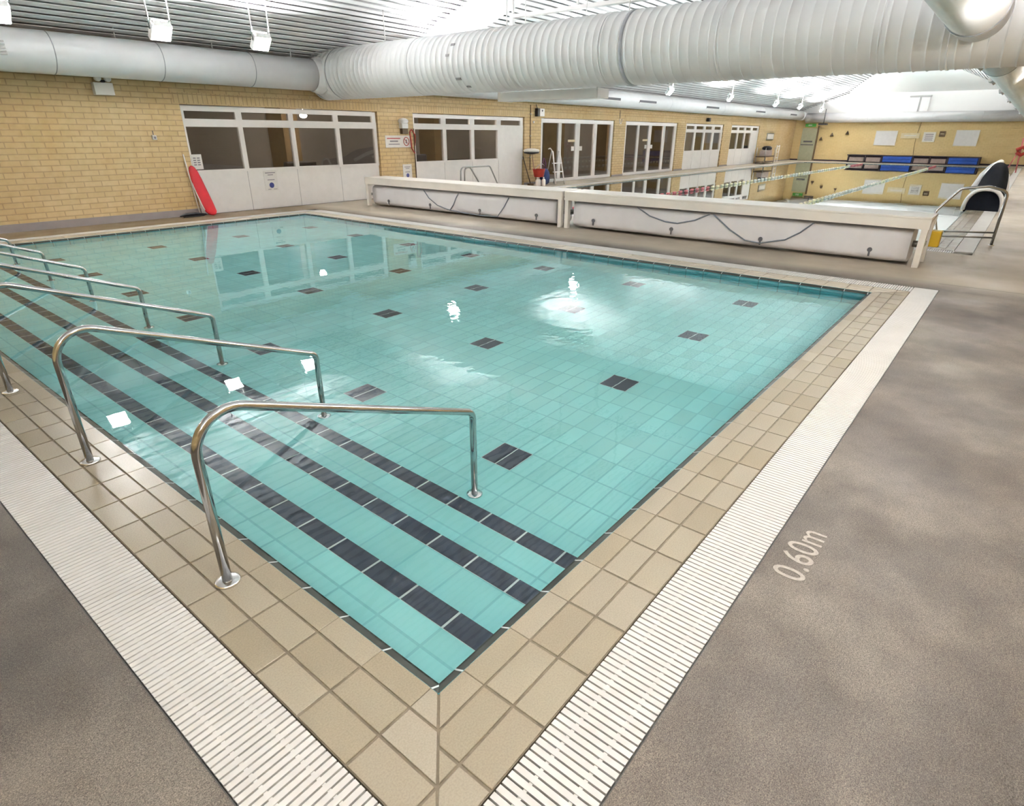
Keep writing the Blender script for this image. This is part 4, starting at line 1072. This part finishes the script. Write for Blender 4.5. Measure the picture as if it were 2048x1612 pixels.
mb = MB(); mb.box(X1 - .04, X1 - .034, 5.3, 6.0, 1.66, 1.72); part(mb, 'print_line', 'sign_white', bs_)
ps = board(4.25, 4.90, 1.33, 1.89, 'white poster with grey print between the boards on the far end wall', 'wall_poster', 'sign_white', 'poster')
for k in range(4): mb = MB(); mb.box(X1 - .04, X1 - .034, 4.35, 4.8, 1.42 + .11 * k, 1.46 + .11 * k); part(mb, 'print_line', 'print_grey', ps)
bb = empty('wall_box', (X1 - .05, 3.9, 1.64), 'small brown box on the far end wall beside the white poster', 'box')
mb = MB(); mb.box(X1 - .08, X1, 3.72, 4.05, 1.64, 1.96); part(mb, 'casing', 'trunk_brown', bb, .01)
mb = MB(); mb.box(X1 - .09, X1 - .075, 3.78, 3.99, 1.78, 1.82); part(mb, 'slot', 'sign_cream', bb)
cb = empty('wall_cable', (X1 - .01, 5.28, .5), 'thin cable hanging down the far end wall', 'cable')
mb = MB(); mb.tube([(X1 - .012, 5.2, .48), (X1 - .012, 5.27, 1.0), (X1 - .012, 5.3, 1.65), (X1 - .012, 5.2, 2.5)], .012, 6); part(mb, 'lead', 'trunk_brown', cb)
for y, z, t in ((11.1, 1.46, 'lowest, next to the exit door'), (10.43, 1.74, 'middle one'), (9.46, 1.86, 'highest, farthest from the exit door')):
    tr = empty('wall_bell', (X1 - .03, y, z - .1), 'small dark bell-shaped fitting on the far end wall, ' + t, 'fitting', 'dark fittings by the exit door')
    mb = MB(); mb.lathe((X1 - .06, y, z), 'z', [(z - .11, .10), (z - .09, .11), (z + .02, .06), (z + .10, .02)], 14); part(mb, 'bell', 'brass_dark', tr)
    mb = MB(); mb.box(X1 - .06, X1, y - .015, y + .015, z + .05, z + .12); part(mb, 'bracket', 'steel_dull', tr)
ex = empty('exit_sign', (X1 - .1, 11.95, 2.26), 'green exit light above the far service door', 'sign')
mb = MB(); mb.box(X1 - .12, X1 - .01, 11.6, 12.3, 2.24, 2.44); part(mb, 'sign_box', 'exit_green', ex, .01)
mb = MB(); mb.box(X1 - .126, X1 - .118, 11.85, 12.1, 2.30, 2.38); part(mb, 'pictogram', 'sign_white', ex)
# bench with blue mats and grey baskets
eb = empty('storage_bench', (48.6, 5.2, 0), 'long dark storage bench against the far end wall', 'bench')
mb = MB(); mb.box(48.3, 49.1, 1.45, 9.0, .43, .48); mb.box(48.9, 49.1, 1.45, 9.0, 0.02, .43); mb.box(48.35, 48.45, 1.5, 8.95, 0, .05)
part(mb, 'carcass', 'bench_dark', eb)
for y in (1.5, 3.15, 4.1, 5.05, 6.85, 7.85, 8.9): mb = MB(); mb.box(48.3, 48.9, y - .04, y + .04, 0, .43); part(mb, 'divider', 'bench_dark', eb)
for (a, b, t) in ((1.56, 3.08, 'nearer the black inflatable'), (5.12, 6.78, 'under the middle of the wall')):
    m_ = empty('blue_mat', (48.5, (a + b) / 2, .05), 'bright blue folded mat in the far storage bench, ' + t, 'mat', 'blue mats')
    mb = MB(); mb.box(48.26, 48.85, a, b, .052, .235); part(mb, 'lower_fold', 'blue_mat', m_, .02)
    mb = MB(); mb.box(48.26, 48.85, a, b, .24, .42); part(mb, 'upper_fold', 'blue_mat', m_, .02)
for (a, b, t) in ((3.22, 4.03, 'second one right of the middle blue mat'), (4.17, 4.98, 'just right of the middle blue mat'), (6.92, 7.78, 'just left of the middle blue mat'), (7.92, 8.83, 'at the exit door end')):
    m_ = empty('storage_basket', (48.5, (a + b) / 2, .05), 'tan basket in the far bench, ' + t, 'basket', 'tan baskets')
    mb = MB(); mb.box(48.28, 48.85, a, b, .052, .34); part(mb, 'basket_body', 'bench_tan', m_, .02)
    mb = MB(); mb.box(48.27, 48.86, a - .01, b + .01, .33, .37); part(mb, 'basket_rim', 'bench_dark', m_)
# corner mast with camera
ms = empty('hanging_camera', (48.6, 11.0, 2.3), 'dark camera mast hanging at the corner of the far ducts', 'camera')
mb = MB(); mb.tube([(48.2, 10.9, 2.42), (48.2, 10.9, 3.35)], .03, 8); part(mb, 'mast', 'dark_vent', ms)
mb = MB(); mb.box(48.05, 48.35, 10.65, 11.2, 2.34, 2.44); part(mb, 'camera_body', 'black_plastic', ms)
# red rescue kit on the right by the inflatable
rk = empty('rescue_tube', (40.0, -.6, 0), 'red rescue kit hanging on a pink post beyond the black inflatable', 'rescue kit')
mb = MB(); mb.tube([(40.0, -.56, 0), (40.0, -.44, 1.6)], .03, 8); part(mb, 'post', 'float_red', rk)
mb = MB(); mb.tube([(40.02, -.2, .2), (40.0, -.44, 1.1)], .025, 8); part(mb, 'brace', 'float_red', rk)
mb = MB(); mb.tube([(39.95, -.30, 1.05), (39.95, -.55, 1.2), (39.95, -.75, 1.0), (39.95, -.55, .82), (39.95, -.33, .95)], .09, 12); part(mb, 'tube', 'red_plastic', rk)

# ------------------------------------------------------------------ world, view
w = bpy.data.worlds.new('world'); scene.world = w; w.use_nodes = True
w.node_tree.nodes['Background'].inputs[0].default_value = (.02, .02, .022, 1)
vs = scene.view_settings
scene.display_settings.display_device = 'sRGB'
vs.view_transform = 'Standard'; vs.look = 'None'; vs.gamma = 1.; vs.use_curve_mapping = False
vs.exposure = 1.22
cy = scene.cycles
cy.use_denoising = True
cy.max_bounces = 7; cy.diffuse_bounces = 4; cy.glossy_bounces = 3; cy.transmission_bounces = 5; cy.transparent_max_bounces = 8
cy.use_adaptive_sampling = True; cy.adaptive_threshold = .09; cy.adaptive_min_samples = 16
cy.caustics_reflective = True; cy.caustics_refractive = True
cy.sample_clamp_indirect = 20.
